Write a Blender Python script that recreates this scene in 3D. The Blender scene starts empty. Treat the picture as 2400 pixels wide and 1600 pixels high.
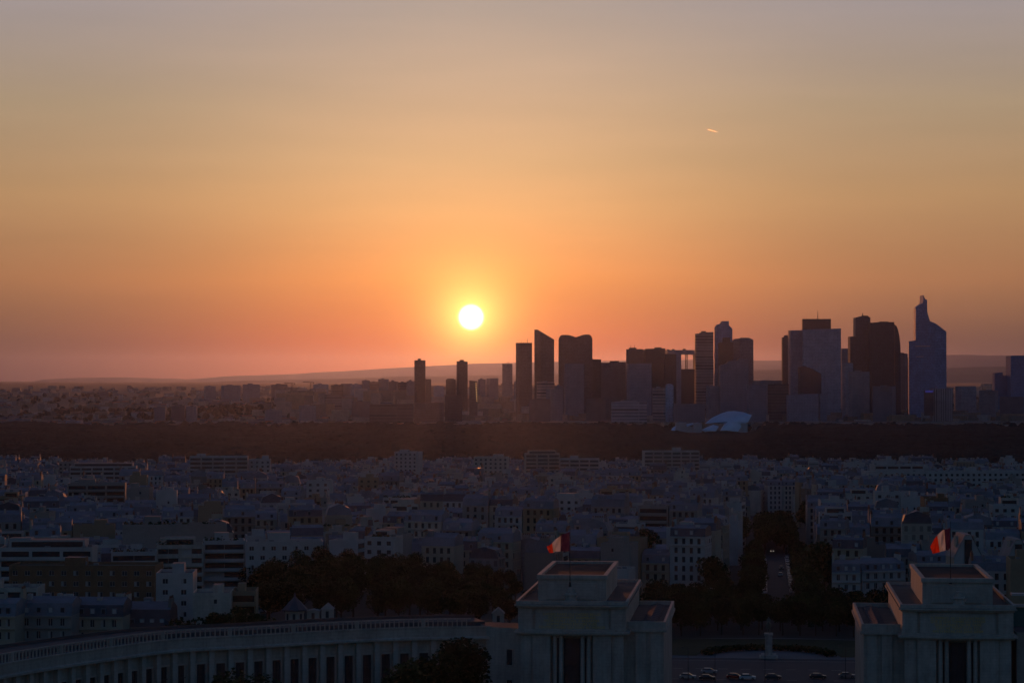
import bpy, bmesh, math, random
import numpy as np
from mathutils import Vector, Matrix, noise

random.seed(11)
rnd = random.Random(11)
scene = bpy.context.scene
COL = scene.collection
R = math.radians

# ------------------------------------------------------------------ camera
F, CU, CV = 5600.0, 1200.0, 800.0          # focal length and centre in photo pixels (2400 x 1600)
ZC = 115.0
PITCH = math.atan(90.0 / F)
cam_d = bpy.data.cameras.new('camera')
cam = bpy.data.objects.new('camera', cam_d)
COL.objects.link(cam)
cam.location = (0, 0, ZC)
cam.rotation_euler = (math.pi / 2 + PITCH, 0, 0)
cam_d.sensor_width = 36.0
cam_d.sensor_fit = 'HORIZONTAL'
cam_d.lens = 36.0 * F / 2400.0
cam_d.clip_start = 1.0
cam_d.clip_end = 120000.0
scene.camera = cam


def ray(u, v):
    a, b = (u - CU) / F, (CV - v) / F
    return Vector((a, math.cos(PITCH) - b * math.sin(PITCH), math.sin(PITCH) + b * math.cos(PITCH)))


def P(u, v, Y):
    """the point of the world that the photo shows at pixel (u, v), Y metres ahead"""
    d = ray(u, v)
    return Vector((0, 0, ZC)) + d * (Y / d.y)


def UV(p):
    """pixel of a world point"""
    x, y, z = p[0], p[1], p[2] - ZC
    dep = y * math.cos(PITCH) + z * math.sin(PITCH)
    up = -y * math.sin(PITCH) + z * math.cos(PITCH)
    return CU + F * x / dep, CV - F * up / dep


# ------------------------------------------------------------------ sky, sun, exposure
SUN = ray(1104, 743).normalized()
SUN_EL = math.asin(SUN.z)
SUN_AZ = math.atan2(SUN.x, SUN.y)


def lin(*c):
    return tuple((x / 255 / 12.92) if x / 255 <= 0.04045 else ((x / 255 + 0.055) / 1.055) ** 2.4 for x in c)


world = bpy.data.worlds.new('World')
scene.world = world
world.use_nodes = True
wn, wl = world.node_tree.nodes, world.node_tree.links
wn.clear()


class G:
    """small node-graph helper"""
    def __init__(self, nodes, links):
        self.n, self.l = nodes, links

    def put(self, sock, val):
        if hasattr(val, 'is_output'):
            self.l.new(val, sock)
        else:
            sock.default_value = val

    def math(self, op, a, b=None, c=None, clamp=False):
        m = self.n.new('ShaderNodeMath')
        m.operation = op
        m.use_clamp = clamp
        for i, x in enumerate((a, b, c)):
            if x is not None:
                self.put(m.inputs[i], x)
        return m.outputs[0]

    def mix(self, f, a, b, mode='MIX'):
        m = self.n.new('ShaderNodeMix')
        m.data_type = 'RGBA'
        m.blend_type = mode
        self.put(m.inputs[0], f)
        for s, x in ((m.inputs[6], a), (m.inputs[7], b)):
            if isinstance(x, tuple) and len(x) == 3:
                x = x + (1,)
            self.put(s, x)
        return m.outputs[2]

    def ramp(self, f, stops, interp='LINEAR'):
        r = self.n.new('ShaderNodeValToRGB')
        r.color_ramp.interpolation = interp
        e = r.color_ramp.elements
        while len(e) < len(stops):
            e.new(0.5)
        for i, (p, c) in enumerate(stops):
            e[i].position = p
            e[i].color = tuple(c) + (1,)
        self.put(r.inputs[0], f)
        return r.outputs[0]

    def noise(self, scale, detail=3, rough=0.55, vec=None):
        t = self.n.new('ShaderNodeTexNoise')
        t.inputs['Scale'].default_value = scale
        t.inputs['Detail'].default_value = detail
        t.inputs['Roughness'].default_value = rough
        if vec is not None:
            self.l.new(vec, t.inputs['Vector'])
        return t.outputs['Fac']


g = G(wn, wl)
tc = wn.new('ShaderNodeTexCoord')
sep = wn.new('ShaderNodeSeparateXYZ')
wl.new(tc.outputs['Generated'], sep.inputs[0])
dx, dy, dz = sep.outputs
el = g.math('MULTIPLY', g.math('ARCSINE', dz), 180 / math.pi)                 # elevation in degrees
az = g.math('MULTIPLY', g.math('ARCTAN2', dx, dy), 180 / math.pi)
daz = g.math('ABSOLUTE', g.math('WRAP', g.math('SUBTRACT', az, math.degrees(SUN_AZ)), 180.0, -180.0))
dot = wn.new('ShaderNodeVectorMath')
dot.operation = 'DOT_PRODUCT'
wl.new(tc.outputs['Generated'], dot.inputs[0])
dot.inputs[1].default_value = SUN
ang = g.math('MULTIPLY', g.math('ARCCOSINE', g.math('MINIMUM', dot.outputs['Value'], 1.0)), 180 / math.pi)
rp = g.math('DIVIDE', g.math('ADD', el, 1.0), 41.0, clamp=True)


def stops(rows):
    return [((e + 1) / 41.0, lin(*c)) for e, c in rows]


HIGH = [(15, (112, 112, 126)), (24, (72, 77, 98)), (39, (46, 53, 76))]
near = g.ramp(rp, stops([(-1, (205, 92, 58)), (0.0, (178, 74, 32)), (0.9, (212, 98, 44)), (2.4, (252, 157, 82)), (4.0, (238, 176, 114)),
                         (5.2, (224, 178, 128)), (7, (204, 172, 141)), (9, (182, 164, 151))] + HIGH))
far = g.ramp(rp, stops([(-1, (110, 70, 66)), (0.0, (72, 52, 50)), (0.9, (106, 76, 62)), (2.4, (166, 115, 78)), (4.4, (178, 139, 98)),
                        (6.5, (170, 147, 119)), (9, (160, 149, 148))] + HIGH))
wnear = g.math('EXPONENT', g.math('MULTIPLY', g.math('POWER', g.math('DIVIDE', daz, 6.4), 2.0), -1.0))
west = g.mix(wnear, far, near)
# soft uneven bands of thin high haze
mp = wn.new('ShaderNodeMapping')
wl.new(tc.outputs['Generated'], mp.inputs[0])
mp.inputs['Scale'].default_value = (3.0, 3.0, 26.0)
hz = g.noise(2.2, 4, 0.5, mp.outputs[0])
west = g.mix(1.0, west, g.ramp(hz, [(0.3, (0.955, 0.96, 0.965)), (0.7, (1.04, 1.03, 1.03))]), 'MULTIPLY')
# the sky texture gives the dusk sky away from the sunset
sky = wn.new('ShaderNodeTexSky')
sky.sky_type = 'NISHITA'
sky.sun_disc = False
sky.sun_elevation = SUN_EL
sky.sun_rotation = SUN_AZ
sky.air_density = 1.3
sky.dust_density = 2.0
sky.ozone_density = 2.0
dusk = g.mix(1.0, sky.outputs[0], (0.082, 0.126, 0.198), 'MULTIPLY')
wb = wn.new('ShaderNodeMapRange')
wb.interpolation_type = 'SMOOTHSTEP'
wl.new(daz, wb.inputs[0])
wb.inputs[1].default_value = 18.0
wb.inputs[2].default_value = 80.0
skycol = g.mix(wb.outputs[0], west, dusk)
# glow close to the sun, and the disc itself
e1 = g.math('EXPONENT', g.math('MULTIPLY', ang, -1.0 / 0.55))
e2 = g.math('EXPONENT', g.math('MULTIPLY', ang, -1.0 / 2.3))
glow = g.mix(1.0, g.mix(1.0, (1.0, 0.72, 0.17), e1, 'MULTIPLY'), (2.0, 2.0, 2.0), 'MULTIPLY')
glow2 = g.mix(1.0, g.mix(1.0, (0.24, 0.065, 0.006), e2, 'MULTIPLY'), (1.0, 1.0, 1.0), 'MULTIPLY')
disc = wn.new('ShaderNodeMapRange')
disc.interpolation_type = 'SMOOTHSTEP'
wl.new(ang, disc.inputs[0])
disc.inputs[1].default_value = 0.35
disc.inputs[2].default_value = 0.12
disc.inputs[3].default_value = 0.0
disc.inputs[4].default_value = 5.0
skycol = g.mix(1.0, skycol, glow, 'ADD')
skycol = g.mix(1.0, skycol, glow2, 'ADD')
skycol = g.mix(1.0, skycol, g.mix(1.0, (1.0, 0.93, 0.75), disc.outputs[0], 'MULTIPLY'), 'ADD')
bg = wn.new('ShaderNodeBackground')
wl.new(skycol, bg.inputs[0])
bg.inputs[1].default_value = 1.0
wo = wn.new('ShaderNodeOutputWorld')
wl.new(bg.outputs[0], wo.inputs[0])

sd = bpy.data.lights.new('sun', 'SUN')
sd.energy = 0.9
sd.angle = R(0.53)
sd.color = (1.0, 0.30, 0.08)
so = bpy.data.objects.new('sun', sd)
COL.objects.link(so)
so.location = (0, 0, 900)
so.rotation_euler = SUN.to_track_quat('Z', 'Y').to_euler()
scene.view_settings.view_transform = 'Standard'
scene.view_settings.look = 'None'
scene.view_settings.exposure = 0.0
scene.view_settings.gamma = 1.0
scene.cycles.max_bounces = 6
scene.cycles.diffuse_bounces = 3
scene.cycles.volume_bounces = 1
scene.cycles.transparent_max_bounces = 6

# ------------------------------------------------------------------ materials
MATS = {}


def new_mat(name):
    m = bpy.data.materials.new(name)
    m.use_nodes = True
    nt = m.node_tree
    return m, nt.nodes['Principled BSDF'], G(nt.nodes, nt.links)


def surf(name, col, rough=0.8, var=0.25, scale=0.35, metal=0.0, tint=True, spec=0.3, bump=0.0, fine=3.0):
    """a weathered surface: base colour broken by two noises, tinted by the object's own colour"""
    m, b, g = new_mat(name)
    t = g.n.new('ShaderNodeTexCoord')
    n1 = g.noise(scale, 4, 0.6, t.outputs['Object'])
    n2 = g.noise(fine, 3, 0.6, t.outputs['Object'])
    f = g.math('ADD', g.math('MULTIPLY', n1, 0.65), g.math('MULTIPLY', n2, 0.35))
    c = g.ramp(f, [(0.3, tuple(x * (1 - var) for x in col)), (0.7, tuple(min(1, x * (1 + var)) for x in col))])
    if tint:
        oi = g.n.new('ShaderNodeObjectInfo')
        c = g.mix(1.0, c, oi.outputs['Color'], 'MULTIPLY')
    g.put(b.inputs['Base Color'], c)
    b.inputs['Roughness'].default_value = rough
    b.inputs['Metallic'].default_value = metal
    b.inputs['Specular IOR Level'].default_value = spec
    if bump:
        bp = g.n.new('ShaderNodeBump')
        bp.inputs['Strength'].default_value = bump
        g.l.new(n2, bp.inputs['Height'])
        g.l.new(bp.outputs[0], b.inputs['Normal'])
    MATS[name] = m
    return m


def facade(name, col, glass=(0.06, 0.064, 0.074), pu=2.7, pv=3.1, fu=(0.27, 0.73), fv=(0.22, 0.84), rough=0.85, tint=True, groff=0.2, var=0.2, line=0.12, spec=0.35):
    """walls whose small far windows are a pattern laid out in metres on the wall (uv)"""
    m, b, g = new_mat(name)
    t = g.n.new('ShaderNodeUVMap')
    s = g.n.new('ShaderNodeSeparateXYZ')
    g.l.new(t.outputs[0], s.inputs[0])
    fx = g.math('FRACT', g.math('DIVIDE', s.outputs[0], pu))
    fy = g.math('FRACT', g.math('DIVIDE', s.outputs[1], pv))

    def band(f, lo, hi):
        return g.math('MULTIPLY', g.math('GREATER_THAN', f, lo), g.math('LESS_THAN', f, hi))
    win = g.math('MULTIPLY', band(fx, *fu), band(fy, *fv))
    cell = g.n.new('ShaderNodeTexWhiteNoise')
    cell.noise_dimensions = '2D'
    cv = g.n.new('ShaderNodeCombineXYZ')
    g.l.new(g.math('FLOOR', g.math('DIVIDE', s.outputs[0], pu)), cv.inputs[0])
    g.l.new(g.math('FLOOR', g.math('DIVIDE', s.outputs[1], pv)), cv.inputs[1])
    g.l.new(cv.outputs[0], cell.inputs[0])
    win = g.math('MULTIPLY', win, g.math('ADD', 0.35, g.math('MULTIPLY', cell.outputs[0], 0.65)))
    tc = g.n.new('ShaderNodeTexCoord')
    n1 = g.noise(0.06, 4, 0.6, tc.outputs['Object'])
    c = g.ramp(n1, [(0.3, tuple(x * (1 - var) for x in col)), (0.7, tuple(min(1, x * (1 + var)) for x in col))])
    c = g.mix(g.math('MULTIPLY', g.math('LESS_THAN', fy, line), 0.35), c, tuple(x * 0.5 for x in col))
    if tint:
        oi = g.n.new('ShaderNodeObjectInfo')
        c = g.mix(1.0, c, oi.outputs['Color'], 'MULTIPLY')
    c = g.mix(win, c, glass)
    g.put(b.inputs['Base Color'], c)
    g.put(b.inputs['Roughness'], g.math('SUBTRACT', rough, g.math('MULTIPLY', win, rough - groff)))
    b.inputs['Specular IOR Level'].default_value = spec
    MATS[name] = m
    return m


STONE = surf('limestone', (0.36, 0.34, 0.31), 0.85, 0.18, 0.12, fine=1.5)
PALE = surf('pale_stone', (0.40, 0.385, 0.36), 0.85, 0.26, 0.16, fine=1.2)


def block_joints(m):
    """ashlar: courses of stone, each block a little different, thin joints, and long rain streaks"""
    nt = m.node_tree
    g = G(nt.nodes, nt.links)
    b = nt.nodes['Principled BSDF']
    old = b.inputs['Base Color'].links[0].from_socket
    uv = g.n.new('ShaderNodeUVMap')
    br = g.n.new('ShaderNodeTexBrick')
    g.l.new(uv.outputs[0], br.inputs['Vector'])
    br.inputs['Scale'].default_value = 1.0
    br.inputs['Brick Width'].default_value = 1.7
    br.inputs['Row Height'].default_value = 0.72
    br.inputs['Mortar Size'].default_value = 0.03
    br.inputs['Color1'].default_value = (1, 1, 1, 1)
    br.inputs['Color2'].default_value = (0.94, 0.935, 0.925, 1)
    br.inputs['Mortar'].default_value = (0.78, 0.78, 0.78, 1)
    t = g.n.new('ShaderNodeTexCoord')
    mp = g.n.new('ShaderNodeMapping')
    g.l.new(t.outputs['Object'], mp.inputs[0])
    mp.inputs['Scale'].default_value = (0.9, 0.9, 0.07)
    st = g.ramp(g.noise(1.0, 4, 0.65, mp.outputs[0]), [(0.36, (0.86, 0.85, 0.83)), (0.58, (1.04, 1.04, 1.04))])
    c = g.mix(1.0, old, br.outputs['Color'], 'MULTIPLY')
    c = g.mix(1.0, c, st, 'MULTIPLY')
    g.l.new(c, b.inputs['Base Color'])


block_joints(PALE)
PLASTER = surf('white_plaster', (0.41, 0.41, 0.415), 0.85, 0.25, 0.15)
BRICK = surf('brown_brick', (0.20, 0.125, 0.075), 0.9, 0.25, 0.4)
ZINC = surf('zinc_roof', (0.17, 0.19, 0.235), 0.7, 0.35, 0.25, spec=0.3)
SLATE = surf('slate_roof', (0.075, 0.085, 0.115), 0.6, 0.3, 0.5)
TILE = surf('clay_pots', (0.25, 0.12, 0.08), 0.85, 0.3, 0.6)
GRAVEL = surf('gravel_roof', (0.17, 0.17, 0.18), 0.95, 0.3, 0.3)
ROOFDARK = surf('dark_roof_felt', (0.045, 0.047, 0.055), 0.95, 0.3, 0.3, spec=0.05)
TERRACE = surf('terrace_slabs', (0.085, 0.085, 0.095), 0.9, 0.25, 0.2)
ASPHALT = surf('asphalt', (0.052, 0.056, 0.068), 0.8, 0.2, 0.08, tint=False)
PAVING = surf('paving', (0.15, 0.15, 0.165), 0.85, 0.2, 0.1, tint=False)
MARK = surf('road_paint', (0.6, 0.6, 0.6), 0.8, 0.15, 0.5, tint=False)
GRASS = surf('lawn_grass', (0.045, 0.055, 0.025), 0.95, 0.35, 0.2, tint=False, bump=0.5)
EARTH = surf('ground_soil', (0.07, 0.072, 0.068), 0.95, 0.3, 0.01, tint=False, fine=0.1)
HILLM = surf('wooded_hill', (0.05, 0.06, 0.045), 0.95, 0.35, 0.0012, tint=False, fine=0.01)
LEAF = surf('leaves', (0.038, 0.052, 0.018), 0.85, 0.45, 0.35, spec=0.15)
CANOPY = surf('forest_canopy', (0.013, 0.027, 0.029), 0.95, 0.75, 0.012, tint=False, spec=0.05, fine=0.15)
BARK = surf('bark', (0.06, 0.045, 0.035), 0.95, 0.3, 1.0)
GLASS = surf('window_glass', (0.045, 0.05, 0.06), 0.15, 0.3, 0.6, spec=0.5)
ROOFGLASS = surf('wired_roof_glass', (0.07, 0.08, 0.10), 0.9, 0.25, 0.5, spec=0.05)
SAIL = surf('sail_glass', (0.50, 0.66, 0.90), 0.3, 0.15, 0.05, spec=0.6, metal=0.2)
METAL = surf('grey_metal', (0.22, 0.23, 0.25), 0.75, 0.15, 0.6, metal=0.2)
DARKM = surf('dark_metal', (0.04, 0.042, 0.05), 0.5, 0.2, 0.6, metal=0.3)
BRONZE = surf('bronze', (0.12, 0.16, 0.15), 0.55, 0.3, 1.0, metal=0.5)
RUBBER = surf('rubber', (0.02, 0.02, 0.02), 0.9, 0.1)
PAINT = surf('car_paint', (0.8, 0.8, 0.8), 0.3, 0.04, 0.6, spec=0.5)
RED = surf('red_panel', (0.30, 0.045, 0.03), 0.8, 0.15, 0.5)
CLOTH = surf('cloth', (0.10, 0.10, 0.12), 0.95, 0.2, 2.0)
SKIN = surf('skin', (0.45, 0.30, 0.23), 0.7, 0.08, 3.0)
GOLD = surf('gilding', (0.75, 0.54, 0.14), 0.6, 0.1, 1.0)
TEAL = surf('teal_cladding', (0.03, 0.13, 0.13), 0.6, 0.2, 0.4)

WALLS = [facade('far_wall_cream', (0.36, 0.335, 0.29)), facade('far_wall_grey', (0.27, 0.275, 0.28)),
         facade('far_wall_white', (0.38, 0.39, 0.405), pu=3.4, fu=(0.2, 0.7), fv=(0.3, 0.75)),
         facade('far_wall_tan', (0.27, 0.22, 0.17)), facade('far_wall_dim', (0.19, 0.18, 0.175)),
         facade('far_wall_band', (0.34, 0.35, 0.365), pu=9.0, fu=(0.04, 0.96), fv=(0.4, 0.85))]
ROOFS = [ZINC, SLATE, GRAVEL]
TW_DARK = facade('tower_dark_glass', (0.058, 0.09, 0.13), (0.024, 0.038, 0.058), 3.0, 3.6, (0.08, 0.92), (0.3, 0.95), 0.8, groff=0.6, spec=0.12)
TW_MID = facade('tower_grey_glass', (0.18, 0.23, 0.29), (0.065, 0.088, 0.12), 3.0, 3.6, (0.1, 0.9), (0.35, 0.92), 0.8, groff=0.6, spec=0.12)
TW_BLUE = facade('tower_blue_glass', (0.12, 0.29, 0.50), (0.055, 0.14, 0.27), 3.0, 3.8, (0.05, 0.95), (0.25, 0.95), 0.8, groff=0.6, spec=0.12)
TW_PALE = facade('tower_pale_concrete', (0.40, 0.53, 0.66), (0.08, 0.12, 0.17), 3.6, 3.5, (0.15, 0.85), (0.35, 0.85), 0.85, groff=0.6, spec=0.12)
TW_BAND = facade('tower_banded', (0.50, 0.52, 0.56), (0.05, 0.055, 0.075), 60.0, 7.2, (0.01, 0.99), (0.42, 0.98), 0.85, groff=0.6, spec=0.12)
TW_RIB = facade('tower_ribbed', (0.55, 0.58, 0.63), (0.06, 0.07, 0.09), 5.2, 400.0, (0.5, 0.98), (0.0, 0.99), 0.85, groff=0.6, spec=0.12)


def cloth_mat(name, col):
    m, b, g = new_mat(name)
    out = [n for n in g.n if n.type == 'OUTPUT_MATERIAL'][0]
    tr = g.n.new('ShaderNodeBsdfTranslucent')
    tr.inputs[0].default_value = tuple(col) + (1,)
    t = g.n.new('ShaderNodeTexCoord')
    n = g.noise(2.0, 3, 0.5, t.outputs['Object'])
    g.put(b.inputs['Base Color'], g.ramp(n, [(0.3, tuple(c * 0.85 for c in col)), (0.7, col)]))
    b.inputs['Roughness'].default_value = 0.9
    mx = g.n.new('ShaderNodeMixShader')
    mx.inputs[0].default_value = 0.85
    g.l.new(b.outputs[0], mx.inputs[1])
    g.l.new(tr.outputs[0], mx.inputs[2])
    g.l.new(mx.outputs[0], out.inputs[0])
    return m


FLAG_BLUE = cloth_mat('flag_blue', (0.055, 0.02, 0.07))
FLAG_WHITE = cloth_mat('flag_white', (0.62, 0.60, 0.60))
FLAG_RED = cloth_mat('flag_red', (0.85, 0.06, 0.02))
VAPOUR = bpy.data.materials.new('vapour')
VAPOUR.use_nodes = True
_n = VAPOUR.node_tree.nodes
_n.clear()
_o, _v = _n.new('ShaderNodeOutputMaterial'), _n.new('ShaderNodeVolumeScatter')
_v.inputs['Color'].default_value = (0.5, 0.9, 1.0, 1)
_v.inputs['Density'].default_value = 0.16
_v.inputs['Anisotropy'].default_value = 0.88
VAPOUR.node_tree.links.new(_v.outputs[0], _o.inputs['Volume'])


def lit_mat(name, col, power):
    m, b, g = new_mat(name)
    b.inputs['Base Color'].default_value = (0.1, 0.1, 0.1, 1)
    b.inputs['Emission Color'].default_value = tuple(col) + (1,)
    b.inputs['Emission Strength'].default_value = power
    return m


GLINT_GLOW = lit_mat('sun_glint', (1.0, 0.55, 0.22), 0.55)  # sun reflected in glazing, imitated by emission
LIT_LAMP = lit_mat('head_lamp', (1.0, 0.95, 0.85), 0.8)
LIT_BLUE = lit_mat('blue_sign', (0.10, 0.12, 1.0), 0.11)


# ------------------------------------------------------------------ mesh helpers
class MB:
    def __init__(self, mats=None):
        self.v, self.f, self.mi, self.uv = [], [], [], []
        self.mats = list(mats or [])

    def m(self, mat):
        if mat not in self.mats:
            self.mats.append(mat)
        return self.mats.index(mat)

    def face(self, pts, mat, uvs=None):
        i = len(self.v)
        self.v += [tuple(p) for p in pts]
        self.f.append(tuple(range(i, i + len(pts))))
        self.mi.append(self.m(mat))
        if uvs is None:
            a, b = Vector(pts[0]), Vector(pts[1])
            h = Vector((b.x - a.x, b.y - a.y, 0))
            if h.length < 1e-6:
                h = Vector((1, 0, 0))
            h.normalize()
            uvs = [((p[0] - a.x) * h.x + (p[1] - a.y) * h.y, p[2]) for p in pts]
        self.uv += uvs

    def prism(self, poly, z0, z1, mat, top=None, bottom=False, uz=None):
        """poly: counter-clockwise (x, y); z1 may be a list of heights per corner"""
        n = len(poly)
        zt = z1 if isinstance(z1, (list, tuple)) else [z1] * n
        run = 0.0
        for i in range(n):
            a, b = poly[i], poly[(i + 1) % n]
            L = math.hypot(b[0] - a[0], b[1] - a[1])
            zz = uz if uz is not None else z0
            self.face([(a[0], a[1], z0), (b[0], b[1], z0), (b[0], b[1], zt[(i + 1) % n]), (a[0], a[1], zt[i])], mat,
                      [(run, z0 - zz), (run + L, z0 - zz), (run + L, zt[(i + 1) % n] - zz), (run, zt[i] - zz)])
            run += L
        self.face([(p[0], p[1], z) for p, z in zip(poly, zt)], top or mat)
        if bottom:
            self.face([(p[0], p[1], z0) for p in reversed(poly)], mat)

    def box(self, x0, x1, y0, y1, z0, z1, mat, top=None, bottom=True):
        self.prism([(x0, y0), (x1, y0), (x1, y1), (x0, y1)], z0, z1, mat, top, bottom)

    def obox(self, M, x0, x1, y0, y1, z0, z1, mat, top=None):
        """box in the frame M"""
        k = len(self.v)
        self.box(x0, x1, y0, y1, z0, z1, mat, top)
        for i in range(k, len(self.v)):
            self.v[i] = tuple(M @ Vector(self.v[i]))

    def bar(self, a, b, r, mat, n=6, r2=None):
        a, b = Vector(a), Vector(b)
        q = (b - a).to_track_quat('Z', 'Y')
        r2 = r if r2 is None else r2
        A = [a + q @ Vector((r * math.cos(t), r * math.sin(t), 0)) for t in [2 * math.pi * i / n for i in range(n)]]
        B = [b + q @ Vector((r2 * math.cos(t), r2 * math.sin(t), 0)) for t in [2 * math.pi * i / n for i in range(n)]]
        for i in range(n):
            j = (i + 1) % n
            self.face([A[i], A[j], B[j], B[i]], mat)
        self.face(list(reversed(A)), mat)
        self.face(B, mat)

    def join(self, o, M=None):
        k = len(self.v)
        self.v += [tuple(M @ Vector(p)) for p in o.v] if M else o.v
        self.f += [tuple(i + k for i in f) for f in o.f]
        mp = [self.m(x) for x in o.mats]
        self.mi += [mp[i] for i in o.mi]
        self.uv += o.uv

    def mesh(self, name, smooth=False):
        me = bpy.data.meshes.new(name)
        me.from_pydata(self.v, [], self.f)
        for x in self.mats:
            me.materials.append(x)
        me.polygons.foreach_set('material_index', self.mi)
        ul = me.uv_layers.new(name='UVMap')
        ul.data.foreach_set('uv', np.array(self.uv, dtype=np.float32).ravel())
        if smooth:
            me.polygons.foreach_set('use_smooth', [True] * len(self.f))
        me.update()
        return me

    def build(self, name, parent=None, M=None, smooth=False, tint=None):
        o = bpy.data.objects.new(name, self.mesh(name, smooth))
        COL.objects.link(o)
        if parent is not None:
            o.parent = parent
        if M is not None:
            o.matrix_local = M
        if tint:
            o.color = tuple(tint) + (1,)
        return o


def thing(name, label, cat, loc=(0, 0, 0), rz=0.0, group=None):
    o = bpy.data.objects.new(name, None)
    COL.objects.link(o)
    o.empty_display_size = 1.0
    o.location = loc
    o.rotation_euler = (0, 0, rz)
    o['label'] = label
    o['category'] = cat
    if group:
        o['group'] = group
    return o


def tag(o, label, cat, group=None):
    o['label'] = label
    o['category'] = cat
    if group:
        o['group'] = group
    return o


def kind(o, k, label=None, cat=None):
    o['kind'] = k
    if label:
        o['label'] = label
    if cat:
        o['category'] = cat
    return o


def copy_tree(root, parent=None):
    c = root.copy()
    COL.objects.link(c)
    if parent is not None:
        c.parent = parent
    for ch in [x for x in root.children]:
        copy_tree(ch, c)
    return c


def frame(x, y, z, rz):
    return Matrix.Translation((x, y, z)) @ Matrix.Rotation(rz, 4, 'Z')


# the axis of the palace and the avenue behind it: s along it, t to its right
AX = R(5.99)
CA, SA = math.cos(AX), math.sin(AX)


def ST(s, t):
    return s * SA + t * CA, s * CA - t * SA


def to_st(x, y):
    return x * SA + y * CA, x * CA - y * SA


def smooth01(x):
    x = max(0.0, min(1.0, x))
    return x * x * (3 - 2 * x)


def bump2(x, y, x0, x1, y0, y1, e):
    return smooth01((x - x0) / e) * smooth01((x1 - x) / e) * smooth01((y - y0) / e) * smooth01((y1 - y) / e)


def gz(x, y):
    """height of the ground"""
    if y < 430:
        z = 4.0
    elif y < 500:
        z = 4 + 34 * smooth01((y - 430) / 70)
    elif y < 950:
        z = 38.0
    elif y < 2250:
        z = 38 - 24 * (y - 950) / 1300.0
    elif y < 2700:
        z = 14 - 10 * smooth01((y - 2250) / 450.0)
    elif y < 5000:
        z = 4.0
    else:
        z = 4.0 + min(y - 5000, 8000) * 0.0105
    z += 8.0 * bump2(x, y, -84, 14, 600, 800, 14)
    if y > 5900:
        z += 36.0 * bump2(x, y, -1100, 160, 5900, 10500, 900)
    if 2700 < y:
        z += 4.0 * noise.noise(Vector((x * 0.0006, y * 0.0006, 3.0)))
    return z


# ------------------------------------------------------------------ ground and hills
def build_ground():
    ys = list(np.arange(-400, 400, 100)) + list(np.arange(400, 620, 10)) + list(np.arange(620, 830, 7)) + list(np.arange(830, 2800, 40)) \
        + list(np.arange(2800, 6000, 160)) + list(np.arange(6000, 51001, 1250))
    nx = 121
    vs, fs = [], []
    for y in ys:
        half = max(420.0, 0.62 * y)
        for i in range(nx):
            k = 2 * i / (nx - 1) - 1
            x = half * (0.35 * k + 0.65 * k ** 3) if y < 2800 else half * k
            vs.append((x, y, gz(x, y)))
    for j in range(len(ys) - 1):
        for i in range(nx - 1):
            a = j * nx + i
            fs.append((a, a + 1, a + nx + 1, a + nx))
    me = bpy.data.meshes.new('ground')
    me.from_pydata(vs, [], fs)
    me.materials.append(EARTH)
    o = bpy.data.objects.new('ground', me)
    COL.objects.link(o)
    kind(o, 'structure')


build_ground()


def interp(rows, x):
    if x <= rows[0][0]:
        return rows[0][1]
    for (a, b), (c, d) in zip(rows, rows[1:]):
        if x <= c:
            return b + (d - b) * (x - a) / (c - a)
    return rows[-1][1]


def ridge(name, rows, Y, depth, wob):
    """a broad wooded ridge whose crest runs at distance Y"""
    prof = [(-1.9, 0.0), (-1.0, 0.35), (-0.45, 0.75), (0, 1.0), (0.5, 0.8), (1.2, 0.3), (2.2, 0.0)]
    us = list(range(-700, 3101, 20))
    vs, fs = [], []
    for u in us:
        p = P(u, interp(rows, u), Y)
        zt = p.z + wob * noise.noise(Vector((u * 0.013, 1.7, Y * 0.001))) + 0.5 * wob * noise.noise(Vector((u * 0.05, 4.7, 2)))
        g0 = 70.0
        for k, (dy, h) in enumerate(prof):
            x = p.x * (Y + dy * depth) / Y
            vs.append((x, Y + dy * depth, g0 - 25 + (zt - g0 + 25) * h + wob * 0.6 * (1 if 0 < k < 6 else 0) * noise.noise(Vector((x * 0.002, k * 1.3, 9)))))
    n = len(prof)
    for i in range(len(us) - 1):
        for k in range(n - 1):
            a = i * n + k
            fs.append((a, a + n, a + n + 1, a + 1))
    me = bpy.data.meshes.new(name)
    me.from_pydata(vs, [], fs)
    me.materials.append(HILLM)
    me.polygons.foreach_set('use_smooth', [True] * len(fs))
    o = bpy.data.objects.new(name, me)
    COL.objects.link(o)
    kind(o, 'structure')


ridge('hill', [(-700, 904), (0, 899), (70, 895), (100, 889), (190, 885), (300, 884), (370, 886), (440, 888), (490, 885), (560, 880), (640, 878),
               (700, 875), (800, 870), (870, 866), (1000, 858), (1100, 853), (1200, 850), (1310, 847), (1400, 845), (1600, 843), (1830, 845),
               (2100, 836), (2230, 831), (2300, 832), (2400, 834), (3100, 850)], 42000, 3400, 7)
ridge('hill', [(-700, 908), (0, 905), (100, 903), (200, 901), (300, 899), (400, 896), (560, 892), (700, 889), (900, 884), (1000, 881), (1200, 879),
               (1480, 872), (1770, 867), (1830, 866), (2100, 864), (2223, 862), (2369, 858), (2600, 862), (3100, 880)], 25000, 2000, 5)

# ------------------------------------------------------------------ city bookkeeping: which ground is taken
OX, OY, CELL = -620, 420, 2.0
occ = np.zeros((int(2100 / CELL), int(1240 / CELL)), dtype=bool)


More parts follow.
